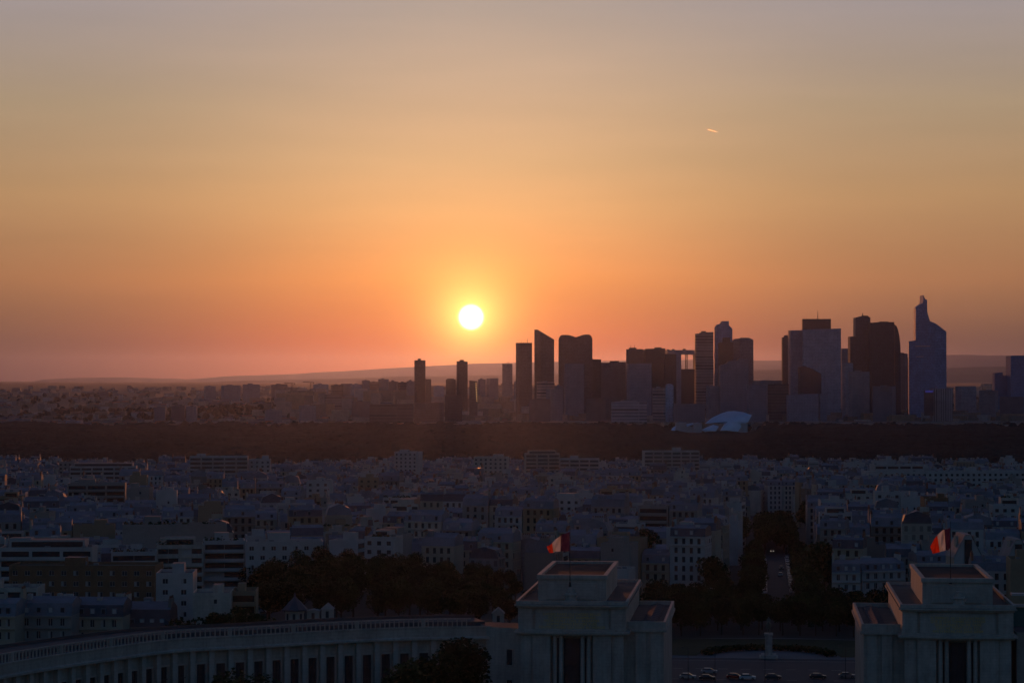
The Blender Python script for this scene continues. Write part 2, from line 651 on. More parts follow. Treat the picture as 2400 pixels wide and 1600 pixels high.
def mark_poly(poly):
    xs, ys = [p[0] for p in poly], [p[1] for p in poly]
    i0, i1 = int((min(xs) - OX) / CELL), int((max(xs) - OX) / CELL) + 1
    j0, j1 = int((min(ys) - OY) / CELL), int((max(ys) - OY) / CELL) + 1
    i0, j0 = max(i0, 0), max(j0, 0)
    i1, j1 = min(i1, occ.shape[1] - 1), min(j1, occ.shape[0] - 1)
    if i1 <= i0 or j1 <= j0:
        return None
    X, Y = np.meshgrid(OX + (np.arange(i0, i1) + 0.5) * CELL, OY + (np.arange(j0, j1) + 0.5) * CELL)
    ins = np.ones(X.shape, dtype=bool)
    n = len(poly)
    for k in range(n):
        a, b = poly[k], poly[(k + 1) % n]
        ins &= (b[0] - a[0]) * (Y - a[1]) - (b[1] - a[1]) * (X - a[0]) >= -1e-9
    return (slice(j0, j1), slice(i0, i1), ins)


def take(poly):
    r = mark_poly(poly)
    if r:
        occ[r[0], r[1]] |= r[2]


def is_free(poly):
    r = mark_poly(poly)
    return bool(r) and r[2].any() and not (occ[r[0], r[1]] & r[2]).any()


def rect(cx, cy, w, d, rz, grow=0.0):
    c, s = math.cos(rz), math.sin(rz)
    w, d = w / 2 + grow, d / 2 + grow
    return [(cx + x * c - y * s, cy + x * s + y * c) for x, y in ((-w, -d), (w, -d), (w, d), (-w, d))]


def st_rect(s0, s1, t0, t1):
    return [ST(s0, t0), ST(s0, t1), ST(s1, t1), ST(s1, t0)]


take(st_rect(420, 700, -260, 260))                       # palace and the near half of the square
take(st_rect(695, 815, -40, 62))                         # square with its trees
take([(-92, 590), (20, 590), (20, 795), (-92, 795)])     # cemetery hill
take(st_rect(790, 1560, -9, 20))                         # avenue

# ------------------------------------------------------------------ buildings of the city
BUILD = []          # everything that the rows will show, collected first, built once its visible size is known
NUM = ['zero', 'one', 'two', 'three', 'four', 'five', 'six', 'seven', 'eight', 'nine', 'ten', 'eleven', 'twelve', 'thirteen', 'fourteen']
ORD = ['nearest', 'second nearest', 'third nearest', 'fourth nearest', 'fifth nearest', 'sixth nearest', 'seventh nearest', 'eighth nearest',
       'ninth nearest', 'tenth nearest', 'eleventh nearest', 'twelfth nearest', 'thirteenth nearest', 'fourteenth nearest', 'fifteenth nearest', 'sixteenth nearest']
TONES = {'cream': ((1.0, 0.95, 0.84), STONE), 'grey': ((0.72, 0.75, 0.80), STONE), 'pale': ((1.15, 1.14, 1.12), PALE),
         'white': ((1.0, 1.0, 1.0), PLASTER), 'tan': ((0.80, 0.66, 0.50), STONE), 'dim grey': ((0.50, 0.50, 0.52), STONE),
         'brown brick': ((1.0, 1.0, 1.0), BRICK)}
WIN_CACHE = {}
SIDEW = {'cream': WALLS[0], 'grey': WALLS[1], 'pale': WALLS[0], 'white': WALLS[2], 'tan': WALLS[0], 'dim grey': WALLS[1], 'brown brick': WALLS[3]}


def window_mesh(w, h, style):
    """a window with glass, frame, bars and, on some, half-drawn curtains"""
    key = (w, h, style)
    if key in WIN_CACHE:
        return WIN_CACHE[key]
    mb = MB()
    mb.face([(-w / 2, -0.02, 0), (w / 2, -0.02, 0), (w / 2, -0.02, h), (-w / 2, -0.02, h)], GLASS)
    for x0, x1, z0, z1 in ((-w / 2, -w / 2 + .08, 0, h), (w / 2 - .08, w / 2, 0, h), (-w / 2 + .08, w / 2 - .08, 0, .09),
                           (-w / 2 + .08, w / 2 - .08, h - .09, h), (-.05, .05, .09, h - .09)):
        mb.box(x0, x1, -.09, -.03, z0, z1, PLASTER)
    if style == 1:
        mb.face([(-w / 2 + .1, -.026, .1), (-.12, -.026, .1), (-.12, -.026, h - .1), (-w / 2 + .1, -.026, h - .1)], PLASTER)
    if style == 2:
        mb.box(-w / 2 - .38, -w / 2 - .02, -.2, -.14, 0, h, PLASTER)
        mb.box(w / 2 + .02, w / 2 + .38, -.2, -.14, 0, h, PLASTER)
    WIN_CACHE[key] = mb.mesh('window')
    return WIN_CACHE[key]


def wall_with_openings(mb, x0, x1, y, z0, z1, wins, mat, flip=1, depth=0.28, pane=True):
    """wall in the plane y (outside towards -y*flip) with recessed openings (cx, zbase, w, h)"""
    def q(a, b, c, d, yy=y, yb=None):
        pts = [(a, yy, c), (b, yy, c), (b, yy, d), (a, yy, d)]
        mb.face(pts if flip > 0 else pts[::-1], mat)
    rows = {}
    for cx, zb, w, h in wins:
        rows.setdefault((round(zb, 3), round(h, 3)), []).append((cx, w))
    z = z0
    yi = y + depth * flip
    for (zb, h), ws in sorted(rows.items()):
        if zb > z:
            q(x0, x1, z, zb)
        x = x0
        for cx, w in sorted(ws):
            q(x, cx - w / 2, zb, zb + h)
            a, b, c, d = cx - w / 2, cx + w / 2, zb, zb + h
            for pts in ([(a, y, c), (a, y, d), (a, yi, d), (a, yi, c)], [(b, y, d), (b, y, c), (b, yi, c), (b, yi, d)],
                        [(b, y, c), (a, y, c), (a, yi, c), (b, yi, c)], [(a, y, d), (b, y, d), (b, yi, d), (a, yi, d)]):
                mb.face(pts if flip > 0 else pts[::-1], mat)
            if pane:
                pts = [(a, yi, c), (b, yi, c), (b, yi, d), (a, yi, d)]
                mb.face(pts if flip > 0 else pts[::-1], GLASS)
            x = cx + w / 2
        q(x, x1, zb, zb + h)
        z = zb + h
    q(x0, x1, z, z1)


def mansard_roof(mb, w, d, z, hl, hu, mat_l, mat_u, ins=1.1, slim=0.0):
    a, b = w / 2, d / 2
    A = [(-a, -b, z), (a, -b, z), (a, b, z), (-a, b, z)]
    B = [(-a + slim, -b + ins, z + hl), (a - slim, -b + ins, z + hl), (a - slim, b - ins, z + hl), (-a + slim, b - ins, z + hl)]
    zr = z + hl + hu
    ridge_a, ridge_b = (-a + slim, 0, zr), (a - slim, 0, zr)
    for i in range(4):
        mb.face([A[i], A[(i + 1) % 4], B[(i + 1) % 4], B[i]], mat_l)
    mb.face([B[0], B[1], ridge_b, ridge_a], mat_u)
    mb.face([B[2], B[3], ridge_a, ridge_b], mat_u)
    mb.face([B[1], B[2], ridge_b], mat_l)
    mb.face([B[3], B[0], ridge_a], mat_l)


def chimney_mesh(L, h, pots, mat):
    mb = MB()
    mb.box(-0.35, 0.35, -L / 2, L / 2, -1.5, h, mat)
    for i in range(pots):
        y = -L / 2 + (i + 0.5) * L / pots
        mb.box(-0.16, 0.16, y - 0.16, y + 0.16, h, h + 0.6, TILE)
    return mb


def make_mansard(b, rng, near):
    w, d, n = b['w'], b['d'], b['n']
    tint, mat = TONES[b['tone']]
    o = thing('mansard_building', b['label'], 'building', (b['x'], b['y'], b['z']), b['rz'], b.get('group'))
    fl, H = 3.15, 1.0 + n * 3.15
    bay = 2.5 if w > 8 else 2.2
    k = max(2, int((w - 1.2) / bay))
    xs = [(i - (k - 1) / 2) * (w - 1.6) / k for i in range(k)]
    wins = [(x, 1.0 + f * fl + 0.55, 1.15, 1.95) for f in range(n) for x in xs]
    mb = MB()
    wall_with_openings(mb, -w / 2, w / 2, -d / 2, -6, H, wins, mat, 1, pane=not near)
    wall_with_openings(mb, -w / 2, w / 2, d / 2, -6, H, wins, mat, -1)
    for sx in (-1, 1):
        x = sx * w / 2
        pts = [(x, -d / 2, -6), (x, d / 2, -6), (x, d / 2, H), (x, -d / 2, H)]
        if sx < 0:
            pts = pts[::-1]
        side = SIDEW[b['tone']] if (b.get('avenue') or rng.random() < .45) else mat
        mb.face(pts, side, [(0 if q[1] * sx < 0 else d, q[2] - 1.0) for q in pts])
    for zz, pr, th in ((H - 0.45, 0.45, 0.45), (1.0 + fl * (n - 1) - 0.05, 0.55, 0.22), (1.0 + fl - 0.05, 0.4, 0.2)):
        mb.box(-w / 2 + 0.02, w / 2 - 0.02, -d / 2 - pr, -d / 2 - 0.003, zz, zz + th, mat)
    mb.build('wall', o, tint=tint)
    if near:
        vis = [q for q in wins if q[1] > b.get('wmin', 0)]
        for (x, zb, ww, hh) in vis[:90]:
            wo = bpy.data.objects.new('window', window_mesh(ww, hh, rng.choice((0, 1, 1, 2)) if near > 1 else rng.choice((0, 1))))
            COL.objects.link(wo)
            wo.parent = o
            wo.location = (x, -d / 2 + 0.27, zb)
    rl = b.get('hl', rng.uniform(2.4, 3.2))
    rm = MB()
    mansard_roof(rm, w, d, H + 0.003, rl, rng.uniform(0.9, 1.8), SLATE if b['roof'] == 'slate' else ZINC, ZINC, rng.uniform(0.8, 1.3))
    ro = rm.build('roof', o, tint=(rng.uniform(.8, 1.15),) * 3)
    for _ in range(rng.randint(2, 4)):
        cl = MB()
        a, c_, e = rng.uniform(.3, 1.2), rng.uniform(.3, 1.0), rng.uniform(.8, 2.4)
        cl.box(-a, a, -c_, c_, 0, rl + e, rng.choice((mat, ZINC, METAL, PLASTER)), ZINC)
        co = cl.build(rng.choice(('roof_hatch', 'chimney', 'roof_vent')), ro)
        co.location = (rng.uniform(-w / 2 + 2, w / 2 - 2), rng.uniform(-d / 4, d / 3), H)
    for x in xs[::(1 if near else 2)]:
        dm = MB()
        dm.box(-0.65, 0.65, -d / 2 + 0.25, -d / 2 + 1.6, H + 0.35, H + 2.15, ZINC)
        dm.face([(-0.45, -d / 2 + 0.24, H + 0.55), (0.45, -d / 2 + 0.24, H + 0.55), (0.45, -d / 2 + 0.24, H + 1.95), (-0.45, -d / 2 + 0.24, H + 1.95)],
                PLASTER if rng.random() < 0.35 else GLASS)
        do = dm.build('dormer', ro)
        do.location.x = x
    for sx in (-1, 1):
        for _q in range(rng.choice((0, 1, 1, 2))):
            L = rng.uniform(1.6, d * .42)
            c = chimney_mesh(L, rng.uniform(0.9, 3.2), max(3, int(L / 0.7)), rng.choice((mat, PALE, PLASTER, TILE))).build('chimney', ro, tint=tint)
            c.location = (sx * (w / 2 - 0.38), rng.uniform(-d / 2 + L / 2 + .9, d / 2 - L / 2 - .9), H + rl)
    return o


def clump(mb, rng, c, r, n, mat, size=0.8):
    for _ in range(n):
        p = Vector((rng.gauss(0, 1), rng.gauss(0, 1), rng.gauss(0, 1))).normalized() * (rng.random() ** 0.4)
        p = Vector((c[0] + p.x * r[0], c[1] + p.y * r[1], c[2] + p.z * r[2]))
        q = Matrix.Rotation(rng.uniform(0, 6.3), 3, 'Z') @ Matrix.Rotation(rng.uniform(-1.1, 1.1), 3, 'X')
        s = size * rng.uniform(0.6, 1.3)
        mb.face([p + q @ Vector(k) * s for k in ((-.5, -.5, 0), (.5, -.4, 0.1), (.45, .5, 0), (-.4, .55, -.1))], mat)


def make_slab(b, rng, near):
    """a post-war apartment slab: balcony bands or plain windows, flat roof with a parapet and a lift house"""
    w, d, n = b['w'], b['d'], b['n']
    tint, mat = TONES[b['tone']]
    o = thing('apartment_block', b['label'], 'building', (b['x'], b['y'], b['z']), b['rz'], b.get('group'))
    fl = 2.95
    H = 0.6 + n * fl
    mb = MB()
    style = b.get('style', 'band')
    wins = []
    if style == 'band':
        k = max(1, int(w / 7))
        bw = w / k
        wins = [(-w / 2 + (i + .5) * bw, 0.6 + f * fl + 0.75, bw - 0.9, 1.75) for f in range(n) for i in range(k)]
    elif style == 'windows':
        k = max(2, int(w / 3.3))
        wins = [(-w / 2 + (i + .5) * w / k, 0.6 + f * fl + 0.85, 1.5, 1.4) for f in range(n) for i in range(k)]
    else:
        wins = [(w * q, 0.6 + f * fl + 0.9, 0.8, 1.1) for f in range(0, n, 2) for q in (0.1,)]
    sep_win = near and style != 'blank'
    wall_with_openings(mb, -w / 2, w / 2, -d / 2, -6, H, wins, mat, 1, 0.5 if style == 'band' else 0.25, pane=not sep_win)
    wall_with_openings(mb, -w / 2, w / 2, d / 2, -6, H, wins, mat, -1, 0.25)
    for sx in (-1, 1):
        x = sx * w / 2
        pts = [(x, -d / 2, -6), (x, d / 2, -6), (x, d / 2, H), (x, -d / 2, H)]
        mb.face(pts if sx > 0 else pts[::-1], mat)
    mb.build('wall', o, tint=tint)
    if sep_win:
        dep = 0.5 if style == 'band' else 0.25
        for (x, zb, ww, hh) in [q for q in wins if q[1] > b.get('wmin', 0)][:90]:
            wo = bpy.data.objects.new('window', window_mesh(round(ww, 2), hh, rng.choice((0, 1, 0))))
            COL.objects.link(wo)
            wo.parent = o
            wo.location = (x, -d / 2 + dep - 0.01, zb)
    if style == 'band':
        k = max(1, int(w / 14))
        for f in range(1, n):
            for i in range(k):
                if rng.random() < 0.18:
                    continue
                x0, x1 = -w / 2 + i * w / k + 0.15, -w / 2 + (i + 1) * w / k - 0.15
                bm_ = MB()
                z = 0.6 + f * fl
                bm_.box(x0, x1, -d / 2 - 1.3, -d / 2 - 0.004, z - 0.1, z + 0.1, mat)
                bm_.box(x0, x1, -d / 2 - 1.3, -d / 2 - 1.18, z + 0.1, z + 1.0, mat)
                bm_.build('balcony', o, tint=tint)
    rm = MB()
    rm.box(-w / 2 + 0.25, w / 2 - 0.25, -d / 2 + 0.25, d / 2 - 0.25, H - 0.3, H + 0.003, GRAVEL)
    for x0, x1, y0, y1 in ((-w / 2, w / 2, -d / 2, -d / 2 + 0.25), (-w / 2, w / 2, d / 2 - 0.25, d / 2), (-w / 2, -w / 2 + 0.25, -d / 2 + 0.25, d / 2 - 0.25),
                           (w / 2 - 0.25, w / 2, -d / 2 + 0.25, d / 2 - 0.25)):
        rm.box(x0, x1, y0, y1, H + 0.004, H + 0.8, mat)
    ro = rm.build('roof', o, tint=tint)
    pw, pd = min(w * 0.3, 7) * rng.uniform(.7, 1.2), min(d * 0.45, 5)
    ph = MB()
    ph.box(-pw / 2, pw / 2, -pd / 2, pd / 2, 0.004, rng.uniform(2.2, 3.4), mat, GRAVEL)
    p = ph.build('lift_house', ro, tint=tint)
    p.location = (rng.uniform(-w / 2 + pw / 2 + 1, w / 2 - pw / 2 - 1), rng.uniform(-1, d / 2 - pd / 2 - 1), H)
    if w > 10:
        vm = MB()
        for _ in range(rng.randint(2, 4)):
            x, y = rng.uniform(-w / 2 + 1.2, w / 2 - 1.2), rng.uniform(-d / 2 + 1, d / 2 - 1)
            s = rng.uniform(0.4, 0.8)
            vm.box(x - s, x + s, y - s * .8, y + s * .8, H + 0.005, H + rng.uniform(0.8, 1.6), METAL)
        vm.build('roof_vent', ro)
    if b.get('penthouse'):
        pm = MB()
        a = w / 2 - 2.5
        pm.box(-a, a, -d / 2 + 2.5, d / 2 - 1, H + 0.004, H + 2.8, mat, GRAVEL)
        pm.box(-a + .6, a - .6, -d / 2 + 2.44, -d / 2 + 2.5, H + .7, H + 2.3, GLASS)
        pm.build('penthouse', o, tint=tint)
    if b.get('plants'):
        gm = MB()
        for i in range(int(w / 2.2)):
            x = -w / 2 + 1 + i * 2.2
            if rng.random() < 0.75:
                clump(gm, rng, (x, -d / 2 + rng.uniform(0.8, 1.4), H + 1.0), (1.3, 0.8, rng.uniform(.7, 1.4)), 26, LEAF, 0.6)
        gm.build('roof_planting', o)
    return o


def add(kind_, tone, x, y, w, d, n, rz, **kw):
    b = dict(kind=kind_, tone=tone, x=x, y=y, w=w, d=d, n=n, rz=rz, z=gz(x, y) - 0.3, roof=kw.pop('roof', 'zinc'))
    b.update(kw)
    if kind_ == 'mansard':
        b['h'] = 1.0 + n * 3.15 + 4
    else:
        b['h'] = 0.6 + n * 2.95 + 0.8
    BUILD.append(b)
    take(rect(x, y, w, d, rz, 0.5))
    return b


def place(kind_, tone, u0, u1, vtop, Y, d, n, rz=0.0, **kw):
    """a building seen in the photo between columns u0 and u1 with its roof edge on row vtop"""
    fl, base = (3.15, 5.0) if kind_ == 'mansard' else (2.95, 1.4)
    a, c = P(u0, vtop, Y), P(u1, vtop, Y)
    w = (c.x - a.x) / math.cos(rz)
    H = base + n * fl
    x, y = (a.x + c.x) / 2 - math.sin(rz) * d / 2, Y + d / 2 * math.cos(rz)
    b = add(kind_, tone, x, y, w, d, n, rz, **kw)
    b['z'] = a.z - H
    b['hand'] = True
    return b


# row of slate-roofed houses and the brick block behind the curved wing
place('mansard', 'cream', -40, 36, 1405, 588, 12, 6, R(-4), roof='zinc', near=2, wmin=6, label='cream house cut by the frame, blue-grey roof, beside the curved palace wing')
place('mansard', 'grey', 40, 168, 1404, 596, 12, 6, R(-3), roof='zinc', near=2, wmin=6, label='grey six-storey house with steep blue-grey roof and slim dormers behind the curved wing')
place('mansard', 'cream', 170, 288, 1408, 604, 12, 6, R(-3), roof='slate', near=2, wmin=6, label='cream house with flat-topped dark slate roof and four pale dormers behind the curved wing')
place('mansard', 'dim grey', 290, 398, 1432, 612, 12, 6, R(-2), roof='slate', near=2, wmin=6, hl=4.4, label='low house with tall dark slate roof and white chimney wall, beside the curved wing')
place('slab', 'brown brick', 20, 364, 1324, 668, 13, 7, R(-2), style='windows', near=1, wmin=8, label='broad brown brick apartment block with bright windows above the slate-roofed houses')
place('slab', 'pale', -60, 88, 1376, 632, 12, 7, R(2), style='band', label='pale block with a long dark window band under its flat roof, at the frame edge')
place('slab', 'white', 366, 452, 1342, 640, 14, 8, R(3), style='windows', near=1, wmin=8, label='white narrow stepped block with big windows right of the brown brick block')
place('slab', 'pale', 452, 540, 1388, 618, 12, 7, R(3), style='blank', label='plain cream gable wall with three tiny windows above the palace roof railing')
place('slab', 'tan', 542, 600, 1384, 626, 12, 7, R(3), style='band', label='tan block with deep dark balconies between the plain gable and the cemetery trees')
# stepped terraces with planted roofs
place('slab', 'white', 262, 366, 1292, 742, 12, 8, R(9), style='band', near=1, wmin=10, plants=True, label='lowest third of the white stepped terraces, planted roof, behind the brick block')
place('slab', 'pale', 368, 476, 1276, 752, 12, 9, R(8), style='band', near=1, wmin=10, penthouse=True, plants=True, label='middle part of the white stepped terraces with a penthouse and roof bushes')
place('slab', 'white', 478, 574, 1266, 762, 12, 9, R(8), style='band', near=1, wmin=10, plants=True, label='upper end of the white stepped terraces beside the bright flat-roofed block')
place('slab', 'grey', 290, 530, 1228, 800, 11, 10, R(8), style='blank', plants=True, label='long plain grey terrace wall topped by dark bushes, behind the stepped block')
place('slab', 'white', 0, 215, 1282, 716, 12, 8, R(2), style='band', penthouse=True, label='wide white block with a shaded loggia strip at the frame edge above the brick block')
place('slab', 'white', 578, 756, 1268, 760, 11, 8, R(6), style='windows', near=1, wmin=12, label='bright white flat-roofed block just above the dark cemetery trees')
place('slab', 'grey', 68, 116, 1200, 900, 12, 8, 0, style='blank', label='pale blank end wall standing alone among dark roof gardens')
place('slab', 'grey', 296, 350, 1143, 1090, 12, 9, 0, style='blank', label='tall blue-grey windowless gable in the roofscape under the long low hills')
place('slab', 'white', 366, 414, 1150, 1085, 12, 8, R(6), style='blank', label='white windowless gable wall beside the tall blue-grey gable')
place('slab', 'grey', 160, 292, 1132, 1130, 13, 9, R(6), style='band', label='grey block with three long balcony rows next to the blue-grey gable')
# white slabs at the edge of the wood
place('slab', 'white', 165, 318, 1092, 1620, 16, 9, R(6), style='band', penthouse=True, label='white banded slab rising at the wood edge under the long low hills')
place('slab', 'white', 445, 580, 1069, 1700, 18, 12, R(5), style='band', label='tallest white banded slab against the dark wood')
place('slab', 'white', 584, 634, 1076, 1710, 16, 11, R(5), style='windows', label='white annex beside the tallest banded slab at the dark wood')
place('slab', 'white', 924, 977, 1058, 1800, 16, 12, R(-14), style='windows', label='lone white cube-like block against the dark wood below the first slim tower')
place('slab', 'pale', 1110, 1190, 1070, 1750, 14, 10, R(-4), style='windows', label='pale block with roof masts below the sun at the wood edge')
place('slab', 'pale', 1232, 1312, 1062, 1800, 14, 10, R(4), style='band', penthouse=True, label='pale stepped block with jutting roof slab below the slant-topped tower')
place('slab', 'white', 1312, 1404, 1074, 1770, 14, 9, R(-3), style='band', label='low white banded block under the twin-lobed tower at the wood edge')
place('slab', 'white', 1510, 1640, 1056, 1850, 14, 10, R(4), style='band', label='wide white slab with bright roof edge below the square arch')
place('slab', 'white', 718, 772, 1126, 1250, 12, 8, R(-6), style='windows', label='white box-like block with one dark window in the middle roofscape')
place('slab', 'grey', 752, 768, 1165, 1060, 12, 9, 0, style='blank', label='slim pale gable strip rising above dark balconies')
place('slab', 'tan', 712, 752, 1168, 1062, 12, 9, R(-5), style='band', label='tan block with stacked balconies beside the slim pale gable')
# right-hand side
place('slab', 'white', 2030, 2420, 1104, 1420, 15, 9, R(5), style='windows', label='very long white block with two rows of small dark windows below the spired tower')
place('slab', 'white', 2050, 2166, 1088, 1520, 15, 10, R(5), style='band', label='white block standing behind the very long white block')
place('mansard', 'white', 1950, 2016, 1312, 770, 13, 6, R(-8), near=2, wmin=3, label='white corner house end with three rows of dark windows above the square trees')
place('mansard', 'white', 2018, 2124, 1308, 776, 13, 6, R(14), near=1, wmin=3, label='long white flank of the corner house, windows in three rows')
place('slab', 'dim grey', 1938, 2110, 1276, 850, 16, 8, R(-2), style='blank', label='large dim windowless wall behind the white corner house')
place('slab', 'white', 1924, 2008, 1172, 1100, 14, 8, R(-2), style='blank', label='low white slab with two small holes right of the avenue')
place('slab', 'brown brick', 2166, 2222, 1166, 1020, 16, 11, R(-4), style='windows', label='dark brown tower block above the far flag')
place('slab', 'white', 2052, 2112, 1152, 1090, 14, 9, R(-4), style='windows', label='white block with rows of dark windows beside the dark brown tower block')
place('slab', 'white', 2112, 2164, 1164, 1085, 14, 8, R(-4), style='blank', label='white windowless box touching the dark brown tower block')
place('slab', 'grey', 2262, 2330, 1172, 1050, 14, 9, R(-3), style='blank', label='grey plain block right of the dark brown tower block')
place('slab', 'white', 2328, 2420, 1184, 1020, 14, 8, R(-3), style='windows', label='white block with a red strip at the right frame edge')
place('slab', 'pale', 1606, 1694, 1292, 900, 14, 8, R(-5), style='windows', label='pale block with red side panels left of the avenue', red=True)
# facades in a row that step down towards the pavilion
row = [(838, 900, 1232, 1040), (900, 962, 1236, 1020), (962, 1010, 1240, 1000), (1012, 1046, 1208, 985), (1046, 1108, 1250, 960),
       (1108, 1160, 1262, 930), (1160, 1225, 1272, 900), (1225, 1290, 1258, 890)]
for i, (a, b_, v, Y) in enumerate(row):
    place('mansard', ('cream', 'grey', 'cream', 'pale', 'grey', 'cream', 'grey', 'cream')[i], a, b_, v, Y, 13, 6 + (i == 3), R(-16), roof=('zinc', 'slate')[i % 2],
          near=1 if i > 3 else 0, wmin=4,
          label=('first house of the slanting row above the cemetery trees, counted from the wood side',
                 'second house of the slanting row above the cemetery trees',
                 'third house of the slanting row above the cemetery trees, cream walls',
                 'tall pale corner house with white window stack breaking the slanting row',
                 'house just past the tall pale corner house in the slanting row',
                 'sixth house of the slanting row above the cemetery trees',
                 'grey house near the low end of the slanting row, behind the trees',
                 'last house of the slanting row, behind the near flag')[i])
for i, (a, b_, v, Y) in enumerate([(1300, 1360, 1238, 960), (1365, 1450, 1250, 930), (1452, 1530, 1285, 872), (1532, 1605, 1278, 880)]):
    place('mansard', ('tan', 'pale', 'grey', 'cream')[i], a, b_, v, Y, 14, 6, R((-6, 5, -8, -6)[i]), roof=('slate', 'zinc', 'zinc', 'slate')[i], near=1, wmin=4,
          label=('tan house with dark slate roof straight behind the near flag', 'pale house with bright upper gable right of the near flag',
                 'grey house with long zinc roof behind the near pavilion', 'cream house with slate roof between the near pavilion and the red-panelled block')[i])
for i, (a, b_, v, Y) in enumerate([(2150, 2235, 1290, 800), (2290, 2350, 1305, 770), (2350, 2430, 1292, 785)]):
    place('mansard', ('pale', 'grey', 'cream')[i], a, b_, v, Y, 14, 6, R((4, -5, 3)[i]), roof=('zinc', 'slate', 'zinc')[i], near=1, wmin=6,
          label=('pale house hidden to its zinc roof behind the far pavilion', 'grey slate-roofed house right of the far flag',
                 'cream house with zinc roof at the right frame edge')[i])

# avenue fronts: two lines of houses facing each other
for side in (-1, 1):
    s = 835
    while s < 1540:
        w = rnd.uniform(15, 24)
        t = 5.5 + side * (12.0 + 6.4)
        x, y = ST(s + w / 2, t)
        rz = -AX + (math.pi / 2 if side < 0 else -math.pi / 2)
        if is_free(rect(x, y, w, 12.5, rz, -0.6)):
            add('mansard', rnd.choice(('cream', 'grey', 'tan')), x, y, w, 12.5, rnd.choice((6, 6, 7)), rz, roof=rnd.choice(('zinc', 'slate')), avenue=side)
        s += w + 0.4

# blocks of the quarter: rows of houses round courtyards, every district with its own street direction
DISTRICTS = [((-400, 640, -60, 1150), 9), ((-60, 780, 120, 1250), -16), ((60, 700, 420, 1300), -6), ((-520, 1100, -120, 2260), 4), ((-150, 1150, 160, 2260), -11),
             ((100, 1200, 600, 2260), 7)]
for (xa, ya, xb, yb), deg in DISTRICTS:
    rz0 = R(deg)
    c, s = math.cos(rz0), math.sin(rz0)
    cx, cy = (xa + xb) / 2, (ya + yb) / 2
    span = math.hypot(xb - xa, yb - ya) / 2 + 80
    q = -span
    while q < span:
        bd = rnd.uniform(34, 48)
        p = -span + rnd.uniform(-30, 0)
        while p < span:
            bw = rnd.uniform(44, 84)
            base_n = rnd.choice((5, 6, 6, 6, 7))
            lots = []
            for yy, back in ((q + 6.2, 0), (q + bd - 6.2, 1)):
                x = p
                while x < p + bw - 9:
                    w = min(rnd.uniform(7.5, 15.5), p + bw - x)
                    lots.append((x + w / 2, yy, w, rnd.uniform(9.5, 12.0), math.pi if back else 0))
                    x += w + 0.35
            for xx, turn in ((p + 5.5, -math.pi / 2), (p + bw - 5.5, math.pi / 2)):
                y = q + 13.6
                while y < q + bd - 20:
                    w = min(rnd.uniform(7.5, 13), q + bd - 13.6 - y)
                    lots.append((xx, y + w / 2, w, 10.5, turn))
                    y += w + 0.35
            if bd > 40 and rnd.random() < 0.8:
                lots.append((p + bw / 2 + rnd.uniform(-12, 12), q + bd / 2, rnd.uniform(9, 18), 7.5, 0))
            for lx, ly, w, d, turn in lots:
                x, y = cx + lx * c - ly * s, cy + lx * s + ly * c
                if not (xa < x < xb and ya < y < yb) or abs(x) > 0.232 * y + 22:
                    continue
                if w < 6 or not is_free(rect(x, y, w, d, rz0 + turn, -0.4)):
                    continue
                n = max(3, base_n + rnd.choice((-2, -2, -1, -1, 0, 0, 0, 1, 1)))
                if rnd.random() < 0.2:
                    add('slab', rnd.choice(('white', 'white', 'pale', 'grey', 'tan')), x, y, w, d, n + rnd.choice((-1, 0, 1, 1, 2)), rz0 + turn,
                        style=rnd.choice(('band', 'windows', 'blank')), penthouse=rnd.random() < 0.3, plants=rnd.random() < 0.2)
                else:
                    add('mansard', rnd.choice(('cream', 'cream', 'grey', 'grey', 'pale', 'tan', 'dim grey', 'white')), x, y, w, d, n, rz0 + turn,
                        roof=rnd.choice(('zinc', 'zinc', 'slate')))
            p += bw + rnd.uniform(8, 12)
        q += bd + rnd.uniform(9, 14)

# how much of each building the photo's viewpoint shows (boxes painted near to far over a coarse screen)
SCR = np.zeros((800, 1200), dtype=bool)
WING_TOP = [(0, 1532), (70, 1520), (200, 1501), (400, 1476), (596, 1466), (800, 1455), (1105, 1447), (1214, 1440)]
for u in range(0, 1214, 2):
    SCR[int(interp(WING_TOP, u) / 2):, u // 2] = True
SCR[int(1411 / 2):, 607:785] = True
SCR[int(1405 / 2):, 1010:] = True
blobs = [(760, 600, 1240, 1292), (700, 1575, 2010, 1395)]
BUILD.sort(key=lambda b: b['y'])
for b in BUILD:
    while blobs and b['y'] > max(q[0] for q in blobs):
        q = max(blobs)
        SCR[int(q[3] / 2):, q[1] // 2:q[2] // 2] = True
        blobs.remove(q)
    us, vt, vb = [], [], []
    for (x, y) in rect(b['x'], b['y'], b['w'], b['d'], b['rz']):
        u, v1 = UV((x, y, b['z'] + b['h']))
        us.append(u)
        vt.append(v1)
        vb.append(UV((x, y, b['z']))[1])
    b['u'] = sum(us) / 4
    i0, i1 = max(0, int(min(us) / 2)), min(1200, int(max(us) / 2) + 1)
    j0, j1 = max(0, int(min(vt) / 2)), min(800, int(max(vb) / 2))
    if i1 > i0 and j1 > j0:
        sub = SCR[j0:j1, i0:i1]
        b['seen'] = int((~sub).sum())
        sub[:] = True
    else:
        b['seen'] = 0
SEEN = sorted([b for b in BUILD if b['seen'] > 12 or b.get('hand')], key=lambda b: -(b['seen'] + (1e6 if b.get('hand') else 0)))
SINGLE = SEEN[:300]
single_ids = {id(b) for b in SINGLE}
REST = [b for b in BUILD if id(b) not in single_ids and (b['seen'] > 0 or b['y'] > 1000)]

